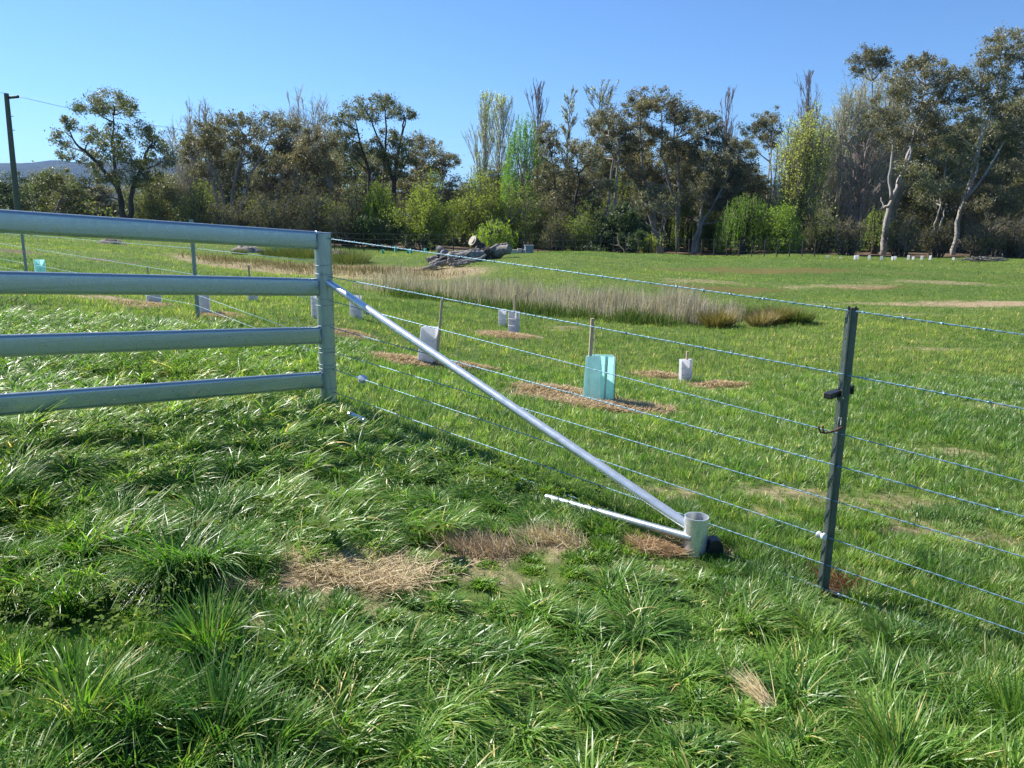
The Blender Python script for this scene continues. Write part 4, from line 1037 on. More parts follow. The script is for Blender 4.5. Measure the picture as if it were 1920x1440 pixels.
gum(1298, [(1312, 282, 24, 22), (1332, 240, 22, 17), (1328, 224, 16, 12), (1322, 315, 34, 26), (1360, 298, 28, 22), (1385, 275, 20, 16), (1390, 318, 28, 26), (1362, 352, 42, 26), (1310, 350, 30, 22), (1400, 350, 26, 22), (1345, 265, 22, 18), (1340, 385, 34, 18)], 59,
    'dense dark gum tree leaning right, right of the centre dome', [[(1298, 482), (1308, 430), (1322, 370), (1330, 300), (1332, 245)], [(1300, 475), (1315, 420), (1345, 370), (1380, 300)]], np.array((.052, .052, .038)), 'bark_grey', .26, dens=1.25)
gum(1235, [(1205, 385, 30, 18), (1250, 380, 24, 16), (1225, 360, 26, 16)], 58, 'grey understorey gum below the centre dome', None, GREYG, 'bark_grey', .16, 2)
gum(1150, [(1140, 420, 24, 18), (1165, 405, 28, 20), (1185, 430, 28, 20), (1155, 445, 36, 18), (1195, 452, 20, 14), (1130, 450, 22, 16), (1170, 462, 32, 10)], 52, 'dense dark evergreen bush on the crest in the centre', None, DARKG, 'bark_dark', .12, 4, 2.2, .18, name='evergreen_bush', cat='bush')
willow(1165, 66, 318, 34, 'lime willow glimpsed behind the centre gum trunks', LIME * .9, 220, (.6, 2))
scrub(1090, 55, 385, 36, 'green undergrowth shrub beside the dark twin trunks', np.array((.10, .13, .03)), 2400, 10)
scrub(1040, 54, 400, 36, 'twiggy brown shrub at the right of the woodpile', np.array((.07, .068, .035)), 1500, 11)
scrub(1215, 60, 440, 26, 'small yellow green shrub at the foot of the centre gum', np.array((.15, .17, .035)), 1500, 9)
willow(1300, 63, 385, 44, 'green weeping willow behind the thin centre trunks', np.array((.095, .15, .026)), 260, (.8, 2.6))
willow(1395, 56, 368, 46, 'wide mid green weeping willow below the dense dark gum', np.array((.085, .15, .024)), 420, (.8, 2.6))
bare(1347, 72, 176, 17, 'slender reddish bare poplar spire behind the dark gum', 'fast', 'bark_red', None, 0, .18, 44, name='poplar_tree', start=.25, leader=2)
# --- right
gum(1425, [(1405, 245, 18, 18), (1422, 228, 22, 17), (1445, 222, 18, 15), (1432, 248, 24, 18), (1410, 270, 16, 16), (1440, 270, 20, 16), (1455, 240, 12, 14)], 70, 'separate round gum crown standing before the yellow poplar', None, np.array((.07, .068, .042)), 'bark_grey', .24, 2)
bare(1500, 71, 142, 18, 'bare reddish poplar spire above the yellow poplar', 'fast', 'bark_red', None, 0, .18, 46, name='poplar_tree', start=.3, leader=2)
scrub(1493, 58, 200, 50, 'broad yellow green poplar in young leaf, right of centre', np.array((.26, .27, .085)), 13000, 30, 'bark_twig', 'poplar_tree', 'tree', .12, .6, 34, rad=.09, tr=1.2)
scrub(1562, 66, 158, 44, 'pale budding poplar right of the broad yellow one', np.array((.28, .29, .15)), 5200, 26, 'bark_palet', 'poplar_tree', 'tree', .10, .7, 36, twig='bark_palet', rad=.10, tr=1.5)
scrub(1606, 67, 122, 50, 'tallest pale budding poplar beneath the dark high crown', np.array((.29, .30, .16)), 6000, 28, 'bark_palet', 'poplar_tree', 'tree', .10, .7, 36, twig='bark_palet', rad=.11, tr=1.5)
scrub(1652, 69, 128, 40, 'pale bare poplar between the high crown and the big right gum', np.array((.28, .28, .17)), 3000, 22, 'bark_palet', 'poplar_tree', 'tree', .10, .7, 34, twig='bark_palet', rad=.10, tr=1.5)
gum(1630, [(1615, 112, 20, 14), (1637, 98, 24, 14), (1655, 110, 16, 16), (1640, 116, 20, 12), (1608, 128, 14, 12), (1662, 126, 12, 14)], 74, 'dark gum crown showing above the pale poplars', None, np.array((.05, .048, .03)), 'bark_grey', .24)
bare(1600, 57, 262, 48, 'reddish grey bare tree with a dark trunk left of the white gum', 'round', 'bark_red', None, 0, .24, 44, start=.12, leader=3)
gum(1658, [(1710, 120, 28, 15), (1732, 112, 24, 13), (1755, 130, 28, 17), (1785, 142, 18, 15), (1693, 143, 27, 17), (1733, 153, 38, 19), (1673, 167, 24, 19), (1775, 163, 26, 19), (1700, 180, 33, 19), (1748, 187, 33, 19), (1648, 207, 24, 19), (1673, 222, 28, 21), (1723, 214, 33, 21),
           (1752, 228, 24, 20), (1633, 230, 17, 17), (1680, 268, 27, 22), (1713, 254, 24, 18), (1655, 250, 20, 18), (1740, 262, 20, 18)], 58,
    'great leaning gum tree with a white trunk at the right', [[(1655, 478), (1662, 420), (1672, 375), (1690, 325), (1708, 275), (1720, 220), (1735, 160)], [(1672, 375), (1668, 330), (1675, 280), (1670, 225)], [(1684, 345), (1700, 310), (1716, 255), (1748, 190)], [(1668, 385), (1655, 392), (1652, 370)]], np.array((.068, .064, .046)), 'bark_pale', .33)
gum(1788, [(1883, 68, 22, 16), (1873, 84, 26, 15), (1907, 102, 20, 17), (1857, 104, 24, 17), (1888, 122, 28, 18), (1840, 133, 28, 17), (1813, 142, 18, 17), (1868, 153, 30, 18), (1833, 162, 28, 18), (1806, 182, 23, 18), (1842, 190, 28, 18), (1890, 175, 24, 18), (1813, 222, 26, 21), (1883, 213, 26, 18), (1915, 200, 22, 19),
           (1908, 247, 28, 24), (1790, 250, 23, 21), (1880, 255, 22, 18), (1930, 80, 26, 26), (1940, 140, 28, 30), (1935, 230, 24, 30)], 57,
    'tallest gum tree at the right edge with a pale leaning trunk', [[(1788, 480), (1795, 420), (1808, 370), (1828, 300), (1852, 220), (1880, 130)], [(1808, 375), (1850, 320), (1885, 265), (1900, 240)], [(1800, 400), (1830, 320), (1840, 240), (1838, 170)]], np.array((.078, .076, .055)), 'bark_pale', .27)
gum(1750, [(1723, 333, 32, 22), (1755, 350, 32, 22), (1775, 295, 28, 20), (1808, 308, 32, 22), (1740, 375, 28, 18), (1790, 345, 28, 22), (1700, 320, 22, 18)], 55, 'grey green young gum between the two white trunked gums', [[(1750, 478), (1748, 440), (1760, 400), (1770, 340)], [(1752, 470), (1765, 420), (1772, 390)]], GREYG, 'bark_grey', .17)
gum(1870, [(1850, 330, 28, 22), (1885, 318, 28, 22), (1910, 345, 28, 26), (1860, 368, 32, 24), (1900, 385, 34, 26), (1835, 385, 24, 22), (1940, 350, 30, 40), (1870, 410, 34, 18)], 55, 'dense grey brown gum thicket at the right edge', None, np.array((.062, .06, .042)), 'bark_dark', .18, 6, 1.1)
willow(1915, 62, 300, 28, 'yellow green willow at the right edge behind the thicket', np.array((.14, .155, .04)), 220, (.6, 1.8))
scrub(1840, 52, 400, 40, 'dark tangled bare shrub under the right edge gum', np.array((.05, .045, .03)), 1100, 14)
scrub(1905, 52, 395, 40, 'dark tangled bare shrub at the right edge', np.array((.05, .045, .03)), 1100, 14)
scrub(1540, 54, 378, 34, 'grey green shrub under the pale poplars', np.array((.085, .09, .04)), 2000, 11)
scrub(1465, 54, 385, 34, 'lime green shrub at the foot of the yellow poplar', np.array((.12, .17, .03)), 3600, 11)
scrub(1590, 53, 400, 32, 'bare brown shrub below the reddish bare tree', np.array((.075, .065, .04)), 900, 12)
scrub(1690, 54, 390, 30, 'thin bare shrub beside the white gum trunk', np.array((.085, .08, .045)), 900, 11)
willow(1640, 60, 392, 22, 'small bright green willow left of the white gum trunk', np.array((.12, .18, .03)), 150, (.5, 1.5))
scrub(1760, 55, 410, 30, 'brown twiggy shrub between the white trunks', np.array((.07, .065, .04)), 1100, 11)

# grey saplings of the second row: three builds, copied
def copy_tree(src, loc, rz, sc):
    r = src.copy(); COL.objects.link(r); r.location = loc; r.rotation_euler = (0, 0, rz); r.scale = sc
    for ch in list(src.children):
        c = ch.copy(); COL.objects.link(c); c.parent = r
    return r
SKY_ = [(-60, 350), (0, 345), (100, 335), (300, 300), (350, 260), (550, 245), (620, 240), (700, 250), (760, 295), (850, 315), (950, 305), (1000, 270), (1100, 265), (1180, 230), (1340, 255), (1390, 295), (1480, 240), (1560, 190), (1650, 160), (1800, 205), (1920, 160), (2000, 170)]
BACK = 'olive gum in the second row, its crown filling between the front trees'
gp = []
for k in range(4):
    cl = [(960 + random.gauss(0, 22 + 16 * (y_ - 225) / 150), y_ + random.gauss(0, 6), random.uniform(20, 32), random.uniform(16, 24)) for y_ in np.linspace(228, 395, 17)]
    gp.append(gum(960, cl, 72, BACK, None, (OLIVE, np.array((.072, .07, .046)), GREYG, np.array((.068, .074, .036)))[k], 'bark_grey', .2, 3, .8, .19)); gp[-1]['group'] = 'second row gums'
    gp[-1].location.z += 0
H0 = at(960, 222, 72).z - Z(at(960, 222, 72).x, 72)
for i, px in enumerate(list(range(-40, 1960, 46))):
    pal_ = 1430 < px < 1690
    dd = random.uniform(66, 80) if not pal_ else random.uniform(75, 84); b_ = GD(px + random.uniform(-14, 14), dd)
    ty = np.interp(px, [p[0] for p in SKY_], [p[1] for p in SKY_]) + random.uniform(22, 60) + 45 * pal_
    k = max(.35, (at(px, ty, dd).z - b_.z) / H0); w_ = min(1.15, max(.7, k * 1.15))
    if i < 4: o_ = gp[i]; o_.location = b_; o_.rotation_euler = (0, 0, random.uniform(0, 6.28)); o_.scale = (w_, w_, k)
    else: copy_tree(gp[i % 4], b_, random.uniform(0, 6.28), (w_, w_, k))
SAPL = 'grey brown leafless sapling in the dim second row behind the front trees'
protos = [scrub(500, 66, 318, 40, SAPL, np.array((.10, .105, .05)), 2600, 12, 'bark_grey', 'sapling', 'tree', .12, .5, 20, rad=.06),
          scrub(620, 67, 335, 44, SAPL, np.array((.115, .13, .05)), 3600, 13, 'bark_dark', 'sapling', 'tree', .12, .5, 20, rad=.06),
          scrub(560, 66, 300, 36, SAPL, np.array((.085, .08, .055)), 1500, 11, 'bark_grey', 'sapling', 'tree', .12, .6, 22, rad=.06)]
for p_ in protos: p_['group'] = 'second row saplings'
for i, px in enumerate((-10, 60, 130, 200, 270, 330, 395, 450, 535, 590, 665, 720, 770, 830, 870, 930, 960, 1020, 1070, 1110, 1160, 1200, 1260, 1300, 1340, 1400, 1440, 1480, 1530, 1570, 1610, 1650, 1690, 1730, 1770, 1810, 1850, 1890, 1930)):
    dd = random.uniform(64, 74); b_ = GD(px + random.uniform(-12, 12), dd); k = random.uniform(.55, .85) if px < 330 else random.uniform(.8, 1.15)
    copy_tree(protos[i % 3], b_, random.uniform(0, 6.28), (k * 1.1, k * 1.1, k))

# dim growth behind the trunks, reads as one mass
LV = Leaves(); TWB = MB()
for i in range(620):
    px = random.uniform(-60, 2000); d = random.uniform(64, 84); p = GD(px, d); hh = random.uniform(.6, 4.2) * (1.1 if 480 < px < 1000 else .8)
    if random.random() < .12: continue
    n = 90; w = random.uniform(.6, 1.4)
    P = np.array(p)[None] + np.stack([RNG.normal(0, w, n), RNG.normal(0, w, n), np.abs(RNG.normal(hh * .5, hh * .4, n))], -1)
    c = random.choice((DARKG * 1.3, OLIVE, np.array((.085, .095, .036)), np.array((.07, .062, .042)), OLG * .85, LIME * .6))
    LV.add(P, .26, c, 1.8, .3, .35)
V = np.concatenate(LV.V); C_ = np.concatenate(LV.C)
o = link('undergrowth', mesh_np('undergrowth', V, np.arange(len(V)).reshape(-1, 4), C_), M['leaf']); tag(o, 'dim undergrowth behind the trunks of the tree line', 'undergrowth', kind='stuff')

# ------------------------------------------------------------------ grass
def blades(name, x, y, L, w, az, lean, curve, col, mat, segs=4, twist=None, label=None, kind='stuff', cat='grass', z=None, chunk=None):
    n = len(x)
    zz = gz(x, y) - .008 if z is None else z
    s = np.linspace(0, 1, segs + 1)
    th = lean[:, None] + curve[:, None] * s[None] ** 1.3
    th = np.minimum(th, 2.3)
    dl = L[:, None] / segs
    mid = (th[:, 1:] + th[:, :-1]) / 2
    r = np.concatenate([np.zeros((n, 1)), np.cumsum(np.sin(mid) * dl, 1)], 1)
    h = np.concatenate([np.zeros((n, 1)), np.cumsum(np.cos(mid) * dl, 1)], 1)
    h = np.maximum(h, .006 * s[None] * 3)
    tw = RNG.uniform(-.7, .7, n) if twist is None else twist
    ca, sa = np.cos(az), np.sin(az)
    cx = x[:, None] + r * ca[:, None]; cy = y[:, None] + r * sa[:, None]; cz = zz[:, None] + h
    wd = w[:, None] * np.array([.75, 1.0, .95, .7, .08] if segs == 4 else ([.8, 1, .7, .1] if segs == 3 else [.9, .8, .1]))[None] * .5
    wa = az + math.pi / 2 + tw
    ox = np.cos(wa)[:, None] * wd; oy = np.sin(wa)[:, None] * wd; oz = (np.sin(tw) * .5)[:, None] * wd
    Lf = np.stack([cx - ox, cy - oy, cz - oz], -1); Rt = np.stack([cx + ox, cy + oy, cz + oz], -1)
    V = np.stack([Lf, Rt], 2).reshape(n, -1, 3)
    k = 2 * (segs + 1)
    base = (np.arange(n) * k)[:, None, None]
    f = np.array([[2 * i, 2 * i + 1, 2 * i + 3, 2 * i + 2] for i in range(segs)])[None]
    Fq = (base + f).reshape(-1, 4)
    C = np.repeat(col, k, 0)
    me = mesh_np(name, V.reshape(-1, 3), Fq, C)
    o = link(name, me, M[mat])
    if label: tag(o, label, cat, kind=kind)
    return o

def side_of_fence(x, y):
    """>0 on the camera side of the wire fence, in metres"""
    nrm = Vector((-FENCE.y, FENCE.x))
    s = (x - POST.x) * nrm.x + (y - POST.y) * nrm.y
    c = (0 - POST.x) * nrm.x + (0 - POST.y) * nrm.y
    return s * (1 if c > 0 else -1)
def lushness(x, y):
    s = side_of_fence(x, y)
    fx = (x - POST.x)
    a = np.clip(s / .35 + .35, 0, 1)
    # worn strip around the fence foot and the path through the middle
    strip = np.exp(-((s - .05) / .45) ** 2) * np.clip((x + .3) / .6, 0, 1)
    left = np.clip((POST.x - .05 - x) / .6, 0, 1) * np.clip((10.5 - y) / 3, 0, 1)
    a = np.maximum(a, left * .9)
    return a * (1 - .55 * strip)

def sample(n, d0, d1, extra=1.6, wpow=1.0):
    d = np.sqrt(RNG.uniform(d0 ** 2, d1 ** 2, n)) if wpow == 1 else (RNG.uniform(d0 ** wpow, d1 ** wpow, n)) ** (1 / wpow)
    u = RNG.uniform(-1, 1, n) * (.71 + extra / d)
    return u * d + .012 * d, d
def col_mix(n, pal, p, var=.22):
    I = RNG.choice(len(pal), n, p=p); c = np.array(pal)[I]
    return c * RNG.uniform(1 - var, 1 + var, (n, 1))
PALL = [(.050, .105, .017), (.071, .140, .024), (.094, .165, .036), (.12, .155, .045), (.32, .27, .14)]
PALS = [(.075, .138, .034), (.098, .166, .043), (.125, .19, .058), (.155, .185, .075), (.34, .29, .18)]

PATHC = [(G(-150, 1205), .16), (G(120, 1200), .16), (G(420, 1140), .20), (G(660, 1115), .28), (G(900, 1065), .26), (G(1100, 1040), .22), (G(1280, 1060), .22)]
EDGEC = [(G(-150, 1135), .17), (G(200, 1095), .17), (G(430, 1050), .12)]
def meadow(name, label, n, d0, d1, wscale, segs, dens_keep=1.0, wpow=1.0, mat='grass'):
    x, y = sample(n, d0, d1, wpow=wpow)
    # pull blades into tufts
    cell = .17 if d1 < 5 else (.14 if d1 < 9 else .22)
    jx = np.floor(x / cell); jy = np.floor(y / cell)
    tx = (jx + hash2(jx, jy, 5)) * cell; ty = (jy + hash2(jx, jy, 6)) * cell
    pull = RNG.uniform(.25, .98, n) * (hash2(jx, jy, 8) > .22)
    lu = lushness(x, y)
    pull = pull * (.35 + .62 * lu)
    rx_, ry_ = x - tx, y - ty
    x = tx + rx_ * (1 - pull); y = ty + ry_ * (1 - pull)
    lu = lushness(x, y)
    dead = patch_mask(x, y, ('straw', 'soil', 'mulch'))
    thin = patch_mask(x, y, ('thin', 'bare', 'brown'))
    hol = capsule(x, y, HOLL)
    keep = (RNG.random(n) > dead * .97) & (RNG.random(n) > .62 * thin) & (RNG.random(n) > .9 * patch_mask(x, y, ('bare',))) & ((hol > 1.05) | (RNG.random(n) < .25)) & (RNG.random(n) < .42 + .58 * np.maximum(lu, .7 - .0 * y))
    # keep out of the post and the stub
    keep &= (np.hypot(x - POST.x, y - POST.y) > PR + .01) & (np.hypot(x - STUB.x, y - STUB.y) > .065)
    x, y, lu, jx, jy, tx, ty = [a[keep] for a in (x, y, lu, jx, jy, tx, ty)]; n = len(x); thin = thin[keep]
    tall = hash2(jx, jy, 9); clump = fbm(x * 1.5, y * 1.5, 31)
    Lg = (.055 + .15 * tall ** 1.7 + .15 * np.clip(clump - .35, 0, .5)) * RNG.uniform(.5, 1.25, n)
    Ls = (.045 + .035 * tall + .05 * np.clip(clump - .45, 0, .5)) * RNG.uniform(.6, 1.3, n)
    L = lu * Lg + (1 - lu) * Ls
    L *= 1 - .45 * thin
    edge_ = np.clip(1.5 - capsule(x, y, EDGEC), 0, 1); L *= 1 + .8 * edge_
    L *= 1 - .65 * np.clip(1.6 - np.hypot((x - PICK.x + .03) / .13, (y - PICK.y + .12) / .2), 0, 1)
    path = np.clip(1.7 - capsule(x, y, PATHC), 0, 1)
    L *= 1 - .5 * path
    nearp = patch_mask(x, y + .09, ('straw', 'mulch')); L *= 1 - .5 * nearp
    # flow: lodged swathes
    fl = fbm(x * .75, y * .75, 41) * 9.5 + fbm(x * 2.2, y * 2.2, 44) * 2.0
    radial = np.arctan2(y - ty, x - tx)
    lodge = np.clip((fbm(x * .9 + 7, y * .9, 47) - .38) * 3.2, 0, 1) * lu
    lodge = np.maximum(lodge, .75 * np.clip((-.1 - x) / .5, 0, 1) * np.clip((y - 2.9) / .4, 0, 1) * lu)
    az = np.where(RNG.random(n) < .2 + .5 * lodge, fl + RNG.normal(0, .75, n), radial + RNG.normal(0, .8, n))
    az = np.where(RNG.random(n) < .75 * edge_, -1.5 + RNG.normal(0, .5, n), az)
    lodge = np.maximum(lodge, .8 * edge_)
    lean = .15 + np.abs(RNG.normal(0, .28, n)) + lodge * RNG.uniform(.25, .95, n)
    lean *= 1 - .5 * path
    curve = RNG.uniform(.1, 1.2, n) * (.5 + .8 * lu) + lodge * .5
    w = (.0022 + .0034 * RNG.random(n) ** 2.5 + .0012 * lu) * wscale
    pl = col_mix(n, PALL, [.32, .34, .20, .10, .04]); ps = col_mix(n, PALS, [.28, .34, .22, .11, .05]) * (np.array([[.70, .74, .85]]) if mat == 'grass' else 1)
    c = pl * lu[:, None] + ps * (1 - lu[:, None])
    patch = fbm(x * .5, y * .5, 61)[:, None]
    c = c * (1 + (patch - .5) * np.array([[.9, .6, .6]])) * (1 + (hash2(jx, jy, 12) - .5)[:, None] * np.array([[.7, .45, .5]]))
    if d0 > 8: c = c * (1 + (fbm(x * .16, y * .16, 71)[:, None] - .5) * np.array([[1.1, .6, .5]]))
    dry = patch_mask(x, y, ('brown',))[:, None] * .8
    c = c * (1 - dry) + np.array([[.17, .14, .05]]) * dry
    return blades(name, x, y, L, w, az, lean, curve, c, mat, segs, label=label)
meadow('grass', 'lush tangled long grass in the foreground', 400000, 1.25, 4.2, 1.0, 4)
meadow('grass', 'green grass around the fence foot and mulch patches', 260000, 4.2, 8.5, 1.35, 4)
meadow('grass', 'short paddock grass beyond the fence', 170000, 8.5, 17, 2.0, 3, wpow=1.2, mat='grassfar')
meadow('grass', 'short grass around the reed bed and on the bank', 200000, 17, 31, 2.6, 2, wpow=1.0, mat='grassaway')
meadow('grass', 'far short grass up to the tree line', 200000, 31, 53, 4.0, 2, wpow=1.0, mat='grassaway')

# dry straw of the dead patches and mulch chips
def straw(name, label, px, py, a, b, n, L=(.05, .14), pal=None, up=False, w=.0026, cat='dry grass'):
    c0 = G(px, py)
    r = np.sqrt(RNG.random(n)) ; t_ = RNG.uniform(0, 6.283, n); r = r * (1 + .3 * np.sin(3 * t_ + px)) * np.where(RNG.random(n) < .25, RNG.uniform(1, 1.7, n), 1)
    x = c0.x + np.cos(t_) * r * a; y = c0.y + np.sin(t_) * r * b
    pal = pal or [(.52, .42, .27), (.41, .31, .19), (.60, .51, .36), (.28, .20, .13)]
    lean = RNG.uniform(.6, 1.35, n) if up else RNG.uniform(1.1, 1.52, n)
    blades(name, x, y, RNG.uniform(L[0], L[1], n), np.full(n, w) * RNG.uniform(.6, 1.3, n), RNG.uniform(0, 6.283, n) if not up else RNG.normal(2.6, .8, n), lean, RNG.uniform(-.1, .4, n), col_mix(n, pal, [.35, .25, .25, .15]), 'dryg', 3, label=label, cat=cat,
           z=gz(x, y) + RNG.uniform(0, .02, n))
straw('dry_grass', 'pale straw patch on bare soil, left centre of the foreground', 665, 1075, .30, .12, 2600)
straw('dry_grass', 'pinkish dry grass tuft right of the bare straw patch', 905, 1034, .19, .07, 1100, (.05, .12), [(.36, .26, .17), (.28, .19, .12), (.45, .36, .25), (.2, .14, .09)], True)
straw('dry_grass', 'thin dry grass tuft left of the anchor pipe', 1040, 1018, .13, .07, 700, (.05, .12), None, True)
straw('dry_grass', 'brown dead grass at the foot of the anchor pipe', 1245, 1030, .16, .07, 1100, (.04, .10), [(.36, .24, .13), (.26, .16, .09), (.42, .32, .2), (.16, .1, .06)])
straw('dry_grass', 'small brown dead patch left of the straw patch', 430, 1108, .10, .04, 420, (.03, .08))
RED = [(.30, .09, .06), (.36, .14, .10), (.22, .07, .05), (.34, .2, .13)]
straw('red_stems', 'reddish dead stems around the foot of the dark picket', 1585, 1105, .10, .06, 150, (.05, .13), RED, True, .0032, 'dead stems')
# tied wisp of straw in the foreground grass
c0 = G(1412, 1372); n = 110; ta = RNG.normal(0, .12, n)
d_ = np.array([-.35, .55]) ; x = c0.x + RNG.normal(.02, .012, n) ; y = c0.y - .04 + RNG.normal(0, .012, n)
blades('dry_grass', x, y, RNG.uniform(.06, .15, n), np.full(n, .0022), np.arctan2(.55, -.40) + RNG.normal(0, .3, n), RNG.uniform(1.0, 1.4, n), RNG.uniform(-.1, .25, n), col_mix(n, [(.60, .48, .30), (.48, .37, .22), (.68, .58, .40), (.4, .3, .17)], [.3, .3, .25, .15]), 'dryg', 3,
       label='small bundled wisp of straw in the near right grass', z=gz(x, y) + .10 + RNG.uniform(0, .03, n))

MUL = [(.41, .30, .20), (.31, .215, .14), (.52, .41, .29), (.16, .11, .075)]
def mulch(label, px, py, a, b, n, L=(.02, .07)):
    c0 = G(px, py); r = np.sqrt(RNG.random(n)); t_ = RNG.uniform(0, 6.283, n); r = r * (1 + .22 * np.sin(2 * t_ + px) + .15 * np.sin(5 * t_)) * np.where(RNG.random(n) < .2, RNG.uniform(1, 1.55, n), 1)
    x = c0.x + np.cos(t_) * r * a; y = c0.y + np.sin(t_) * r * b
    z = gz(x, y) + .035 * (1 - np.clip(r, 0, 1)) + RNG.uniform(0, .02, n)
    blades('mulch', x, y, RNG.uniform(L[0], L[1], n), RNG.uniform(.004, .011, n), RNG.uniform(0, 6.283, n), RNG.uniform(1.0, 1.55, n), RNG.uniform(-.2, .3, n), col_mix(n, MUL, [.36, .28, .24, .12]), 'dryg', 2, label=label, cat='mulch', z=z)
mulch('brown mulch round the large leaning white guard', 785, 682, .55, .24, 4200)
mulch('brown mulch trailing right of the brace behind the leaning guard', 880, 690, .30, .14, 1600)
mulch('wide brown mulch patch left of the teal film guard', 1035, 735, .45, .30, 3800)
mulch('wide brown wood chip patch around the foot of the teal film guard', 1140, 765, .55, .28, 5200)
mulch('brown mulch round the pair of white guards by the reeds', 948, 630, .45, .36, 2600, (.03, .09))
mulch('thin mulch strip left of the short squat guard', 1232, 706, .28, .16, 1000)
mulch('thin mulch strip right of the short squat guard', 1345, 724, .30, .14, 1100)
mulch('mulch beside the guard behind the grey picket', 418, 594, .30, .26, 1100)
mulch('mulch spot right of the corner post', 650, 627, .30, .20, 900)
mulch('mulch by the guard left of the grey picket', 262, 572, .45, .35, 1300)

# reeds
def reeds(label, n, chain, hmin, hmax, pal, seed, spread=1.0, lean=.12, w=.010):
    seg = RNG.integers(0, len(chain) - 1, n); f = RNG.random(n)
    ax = np.array([c[0].x for c in chain]); ay = np.array([c[0].y for c in chain]); ar = np.array([c[1] for c in chain])
    cx = ax[seg] * (1 - f) + ax[seg + 1] * f; cy = ay[seg] * (1 - f) + ay[seg + 1] * f; cr = (ar[seg] * (1 - f) + ar[seg + 1] * f) * spread
    t_ = RNG.uniform(0, 6.283, n); r = np.sqrt(RNG.random(n))
    x = cx + np.cos(t_) * r * cr; y = cy + np.sin(t_) * r * cr
    cl = vnoise(x * 2.2, y * 2.2, seed)
    keep = RNG.random(n) < (.2 + .95 * cl) * (1.15 - .6 * r)
    x, y, cl, r = x[keep], y[keep], cl[keep], r[keep]; n = len(x)
    L = (hmin + (hmax - hmin) * cl) * RNG.uniform(.35, 1.2, n) * (1.15 - .5 * r)
    blades('reeds', x, y, L, RNG.uniform(.6, 1.3, n) * w, RNG.uniform(0, 6.283, n), np.abs(RNG.normal(0, lean, n)), RNG.uniform(0, .35, n), col_mix(n, pal, [.4, .3, .2, .1], .3), 'dryg', 3, label=label, cat='reeds')
PURP = [(.34, .29, .26), (.28, .24, .215), (.44, .385, .335), (.21, .19, .14)]
reeds('purple brown band of dry reeds across the middle of the paddock', 30000, REED, .32, .72, PURP, 3, 1.3, .17, .010)
reeds('dry brown sedge in the hollow behind the corner post', 9000, HOLL, .15, .4, [(.17, .135, .085), (.13, .10, .06), (.21, .17, .11), (.10, .095, .045)], 5, 1.0, .3, .016)
REEDF = [(G(745, 556), .5), (G(860, 566), .5), (G(960, 582), .5), (G(1060, 595), .45), (G(1160, 603), .45), (G(1270, 612), .4)]
reeds('green rank grass along the near foot of the dry reeds', 9000, REEDF, .15, .38, [(.05, .10, .022), (.08, .12, .03), (.11, .13, .04), (.15, .14, .05)], 8, 1.0, .4, .010)
def tussock(px, py, w, h, n, label, pal):
    c0 = G(px, py); r = np.sqrt(RNG.random(n)); t_ = RNG.uniform(0, 6.283, n)
    x = c0.x + np.cos(t_) * r * w * .45; y = c0.y + np.sin(t_) * r * w * .45
    o = blades('rush_tussock', x, y, RNG.uniform(.55, 1.1, n) * h, RNG.uniform(.006, .010, n), t_ + RNG.normal(0, .3, n), .12 + r * .55 + RNG.normal(0, .08, n), RNG.uniform(.1, .5, n), col_mix(n, pal, [.4, .3, .2, .1]), 'dryg', 3)
    tag(o, label, 'tussock', 'rush tussocks at the end of the reed bed')
TU = [(.22, .16, .065), (.16, .125, .05), (.10, .11, .035), (.28, .21, .11)]
tussock(1345, 614, .50, .40, 900, 'brown rush tussock at the right end of the reed bed', TU)
tussock(1452, 606, .55, .42, 900, 'brown rush tussock standing apart, right of the reed bed', TU)
tussock(1425, 612, .40, .35, 800, 'small pale rush tussock left of the separate one', [(.30, .23, .14), (.22, .17, .09), (.15, .13, .05), (.34, .28, .18)])
tussock(1490, 606, .60, .34, 1200, 'green grass tussock at the far right of the reed bed', [(.07, .12, .03), (.10, .14, .04), (.14, .15, .05), (.2, .18, .08)])
tussock(1385, 597, .55, .36, 1000, 'green grass tussock between the brown rushes', [(.07, .11, .03), (.10, .13, .04), (.14, .15, .05), (.2, .18, .08)])
tussock(650, 492, 2.2, .75, 1500, 'green rank grass tussock on the bank behind the corner post', [(.06, .09, .025), (.09, .11, .035), (.13, .13, .05), (.2, .17, .08)])
tussock(575, 482, 2.4, .75, 1500, 'green rank grass tussock on the bank left of the corner post', [(.06, .09, .025), (.09, .11, .035), (.13, .13, .05), (.2, .17, .08)])
tussock(525, 480, 2.2, .65, 1300, 'dark grass tussock on the bank above the second rail', [(.05, .08, .022), (.09, .10, .035), (.13, .13, .05), (.2, .17, .08)])
tussock(450, 477, .8, .4, 600, 'small dark tussock at the left edge of the hollow', [(.05, .08, .022), (.09, .10, .035), (.13, .13, .05), (.2, .17, .08)])

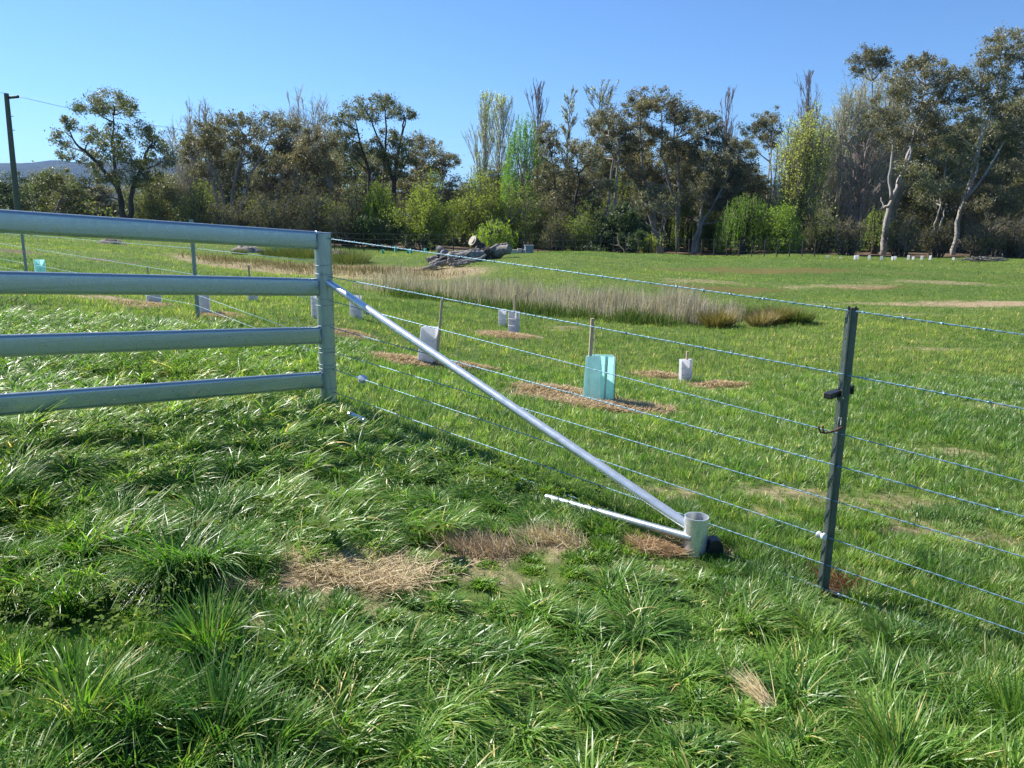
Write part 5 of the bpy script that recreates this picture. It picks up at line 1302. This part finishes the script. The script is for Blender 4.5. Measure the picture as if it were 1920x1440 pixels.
# clover and broad-leaved weeds
def clover(label, spots, per, size=.017):
    Vs = []; Fs = []; Cs = []; nv = 0
    for (px, py, a, b) in spots:
        c0 = G(px, py); n = int(per * a * b / .03)
        r = np.sqrt(RNG.random(n)); t_ = RNG.uniform(0, 6.283, n)
        x = c0.x + np.cos(t_) * r * a; y = c0.y + np.sin(t_) * r * b; z = gz(x, y) + RNG.uniform(.04, .15, n)
        for k in range(3):
            an = RNG.uniform(0, 6.283, n) * 0 + t_ * 7 + k * 2.094; s = size * RNG.uniform(.7, 1.35, n)
            tilt = RNG.normal(0, .35, (n, 2))
            pts = []
            for (u, v) in ((0, 0), (.55, .42), (1.0, .36), (1.12, 0), (1.0, -.36), (.55, -.42)):
                lx = (u * np.cos(an) - v * np.sin(an)) * s; ly = (u * np.sin(an) + v * np.cos(an)) * s
                pts.append(np.stack([x + lx, y + ly, z + lx * tilt[:, 0] + ly * tilt[:, 1] - abs(v) * s * .25], -1))
            V = np.stack(pts, 1).reshape(-1, 3); Vs.append(V)
            Fs.append((np.arange(n) * 6)[:, None] + np.arange(6)[None] + nv); nv += len(V)
            Cs.append(np.repeat(col_mix(n, [(.065, .125, .012), (.095, .165, .016), (.13, .20, .028)], [.4, .4, .2]), 6, 0))
    me = mesh_np('clover', np.concatenate(Vs), np.concatenate(Fs), np.concatenate(Cs))
    tag(link('clover', me, M['broad']), label, 'clover', kind='stuff')
clover('clover growing through the long grass', [(230, 1170, .45, .16), (120, 1210, .35, .14), (1000, 935, .5, .25), (250, 690, .9, .5), (120, 620, .8, .6), (420, 700, .8, .4), (150, 900, .6, .3), (60, 1000, .4, .2), (330, 830, .6, .3), (520, 1260, .35, .12), (820, 900, .5, .25),
                                                  (1180, 830, .5, .3), (560, 1290, .3, .1), (330, 1240, .3, .1), (150, 1400, .2, .08)], 42, .013)
def dock(px, py, label, n=6, L=.14, w=.05):
    c0 = G(px, py); mb = MB()
    for k in range(n):
        a = random.uniform(0, 6.283); l = L * random.uniform(.7, 1.2); ww = w * random.uniform(.8, 1.2); tl = random.uniform(.5, 1.0)
        dv = Vector((math.cos(a), math.sin(a), 0)); sd = Vector((-math.sin(a), math.cos(a), 0)); rows = []
        for i in range(7):
            s = i / 6; wid = ww * .5 * math.sin(math.pi * min(1, .08 + s * .92)) ** .7; p = c0 + dv * l * s * math.sin(tl + .5) + UPV * (.05 + l * (s * math.cos(tl) - .55 * s * s) + .03)
            rv_ = .006 * math.sin(i * 2.6); rows += [p - sd * wid + UPV * (.010 + rv_), p, p + sd * wid + UPV * (.010 - rv_)]
        cc = (random.uniform(.07, .10), random.uniform(.12, .16), .03)
        mb.add(rows, [(3 * i + j, 3 * i + j + 1, 3 * i + j + 4, 3 * i + j + 3) for i in range(6) for j in (0, 1)], cc)
    o = mb.build('dock_plant', M['broad'], None, False, col=True); tag(o, label, 'weed', 'broad leaved dock weeds')
dock(668, 985, 'broad dock weed above the straw patch', 5, .11, .045)
dock(615, 1035, 'flat dock weed at the left top edge of the straw patch', 5, .11, .04)
dock(512, 978, 'broad pale dock leaf in the lodged grass left of the straw patch', 3, .09, .04)
dock(365, 1035, 'pale dock leaf low in the flattened grass', 3, .10, .045)
dock(945, 905, 'dock leaves below the middle of the brace', 4, .10, .04)
dock(800, 1035, 'small dock weed between the straw patch and the dry tuft', 4, .10, .045)
dock(265, 970, 'dock leaf with purple edge at left in the lodged grass', 3, .09, .035)

# ------------------------------------------------------------------ air
mb = MB(); mb.box((0, 2400, 165), (1, 0, 0), (0, 1, 0), (0, 0, 1), 6000, 4500, 180)
hz = mb.build('haze', None); hz['kind'] = 'stuff'
m = bpy.data.materials.new('haze_air'); m.use_nodes = True; t = m.node_tree
t.nodes.remove(t.nodes['Principled BSDF'])
pv = t.nodes.new('ShaderNodeVolumePrincipled'); pv.inputs['Color'].default_value = (.26, .50, 1, 1); pv.inputs['Density'].default_value = .00009
pv.inputs['Anisotropy'].default_value = .3
t.links.new(pv.outputs[0], t.nodes['Material Output'].inputs['Volume'])
hz.data.materials.append(m)
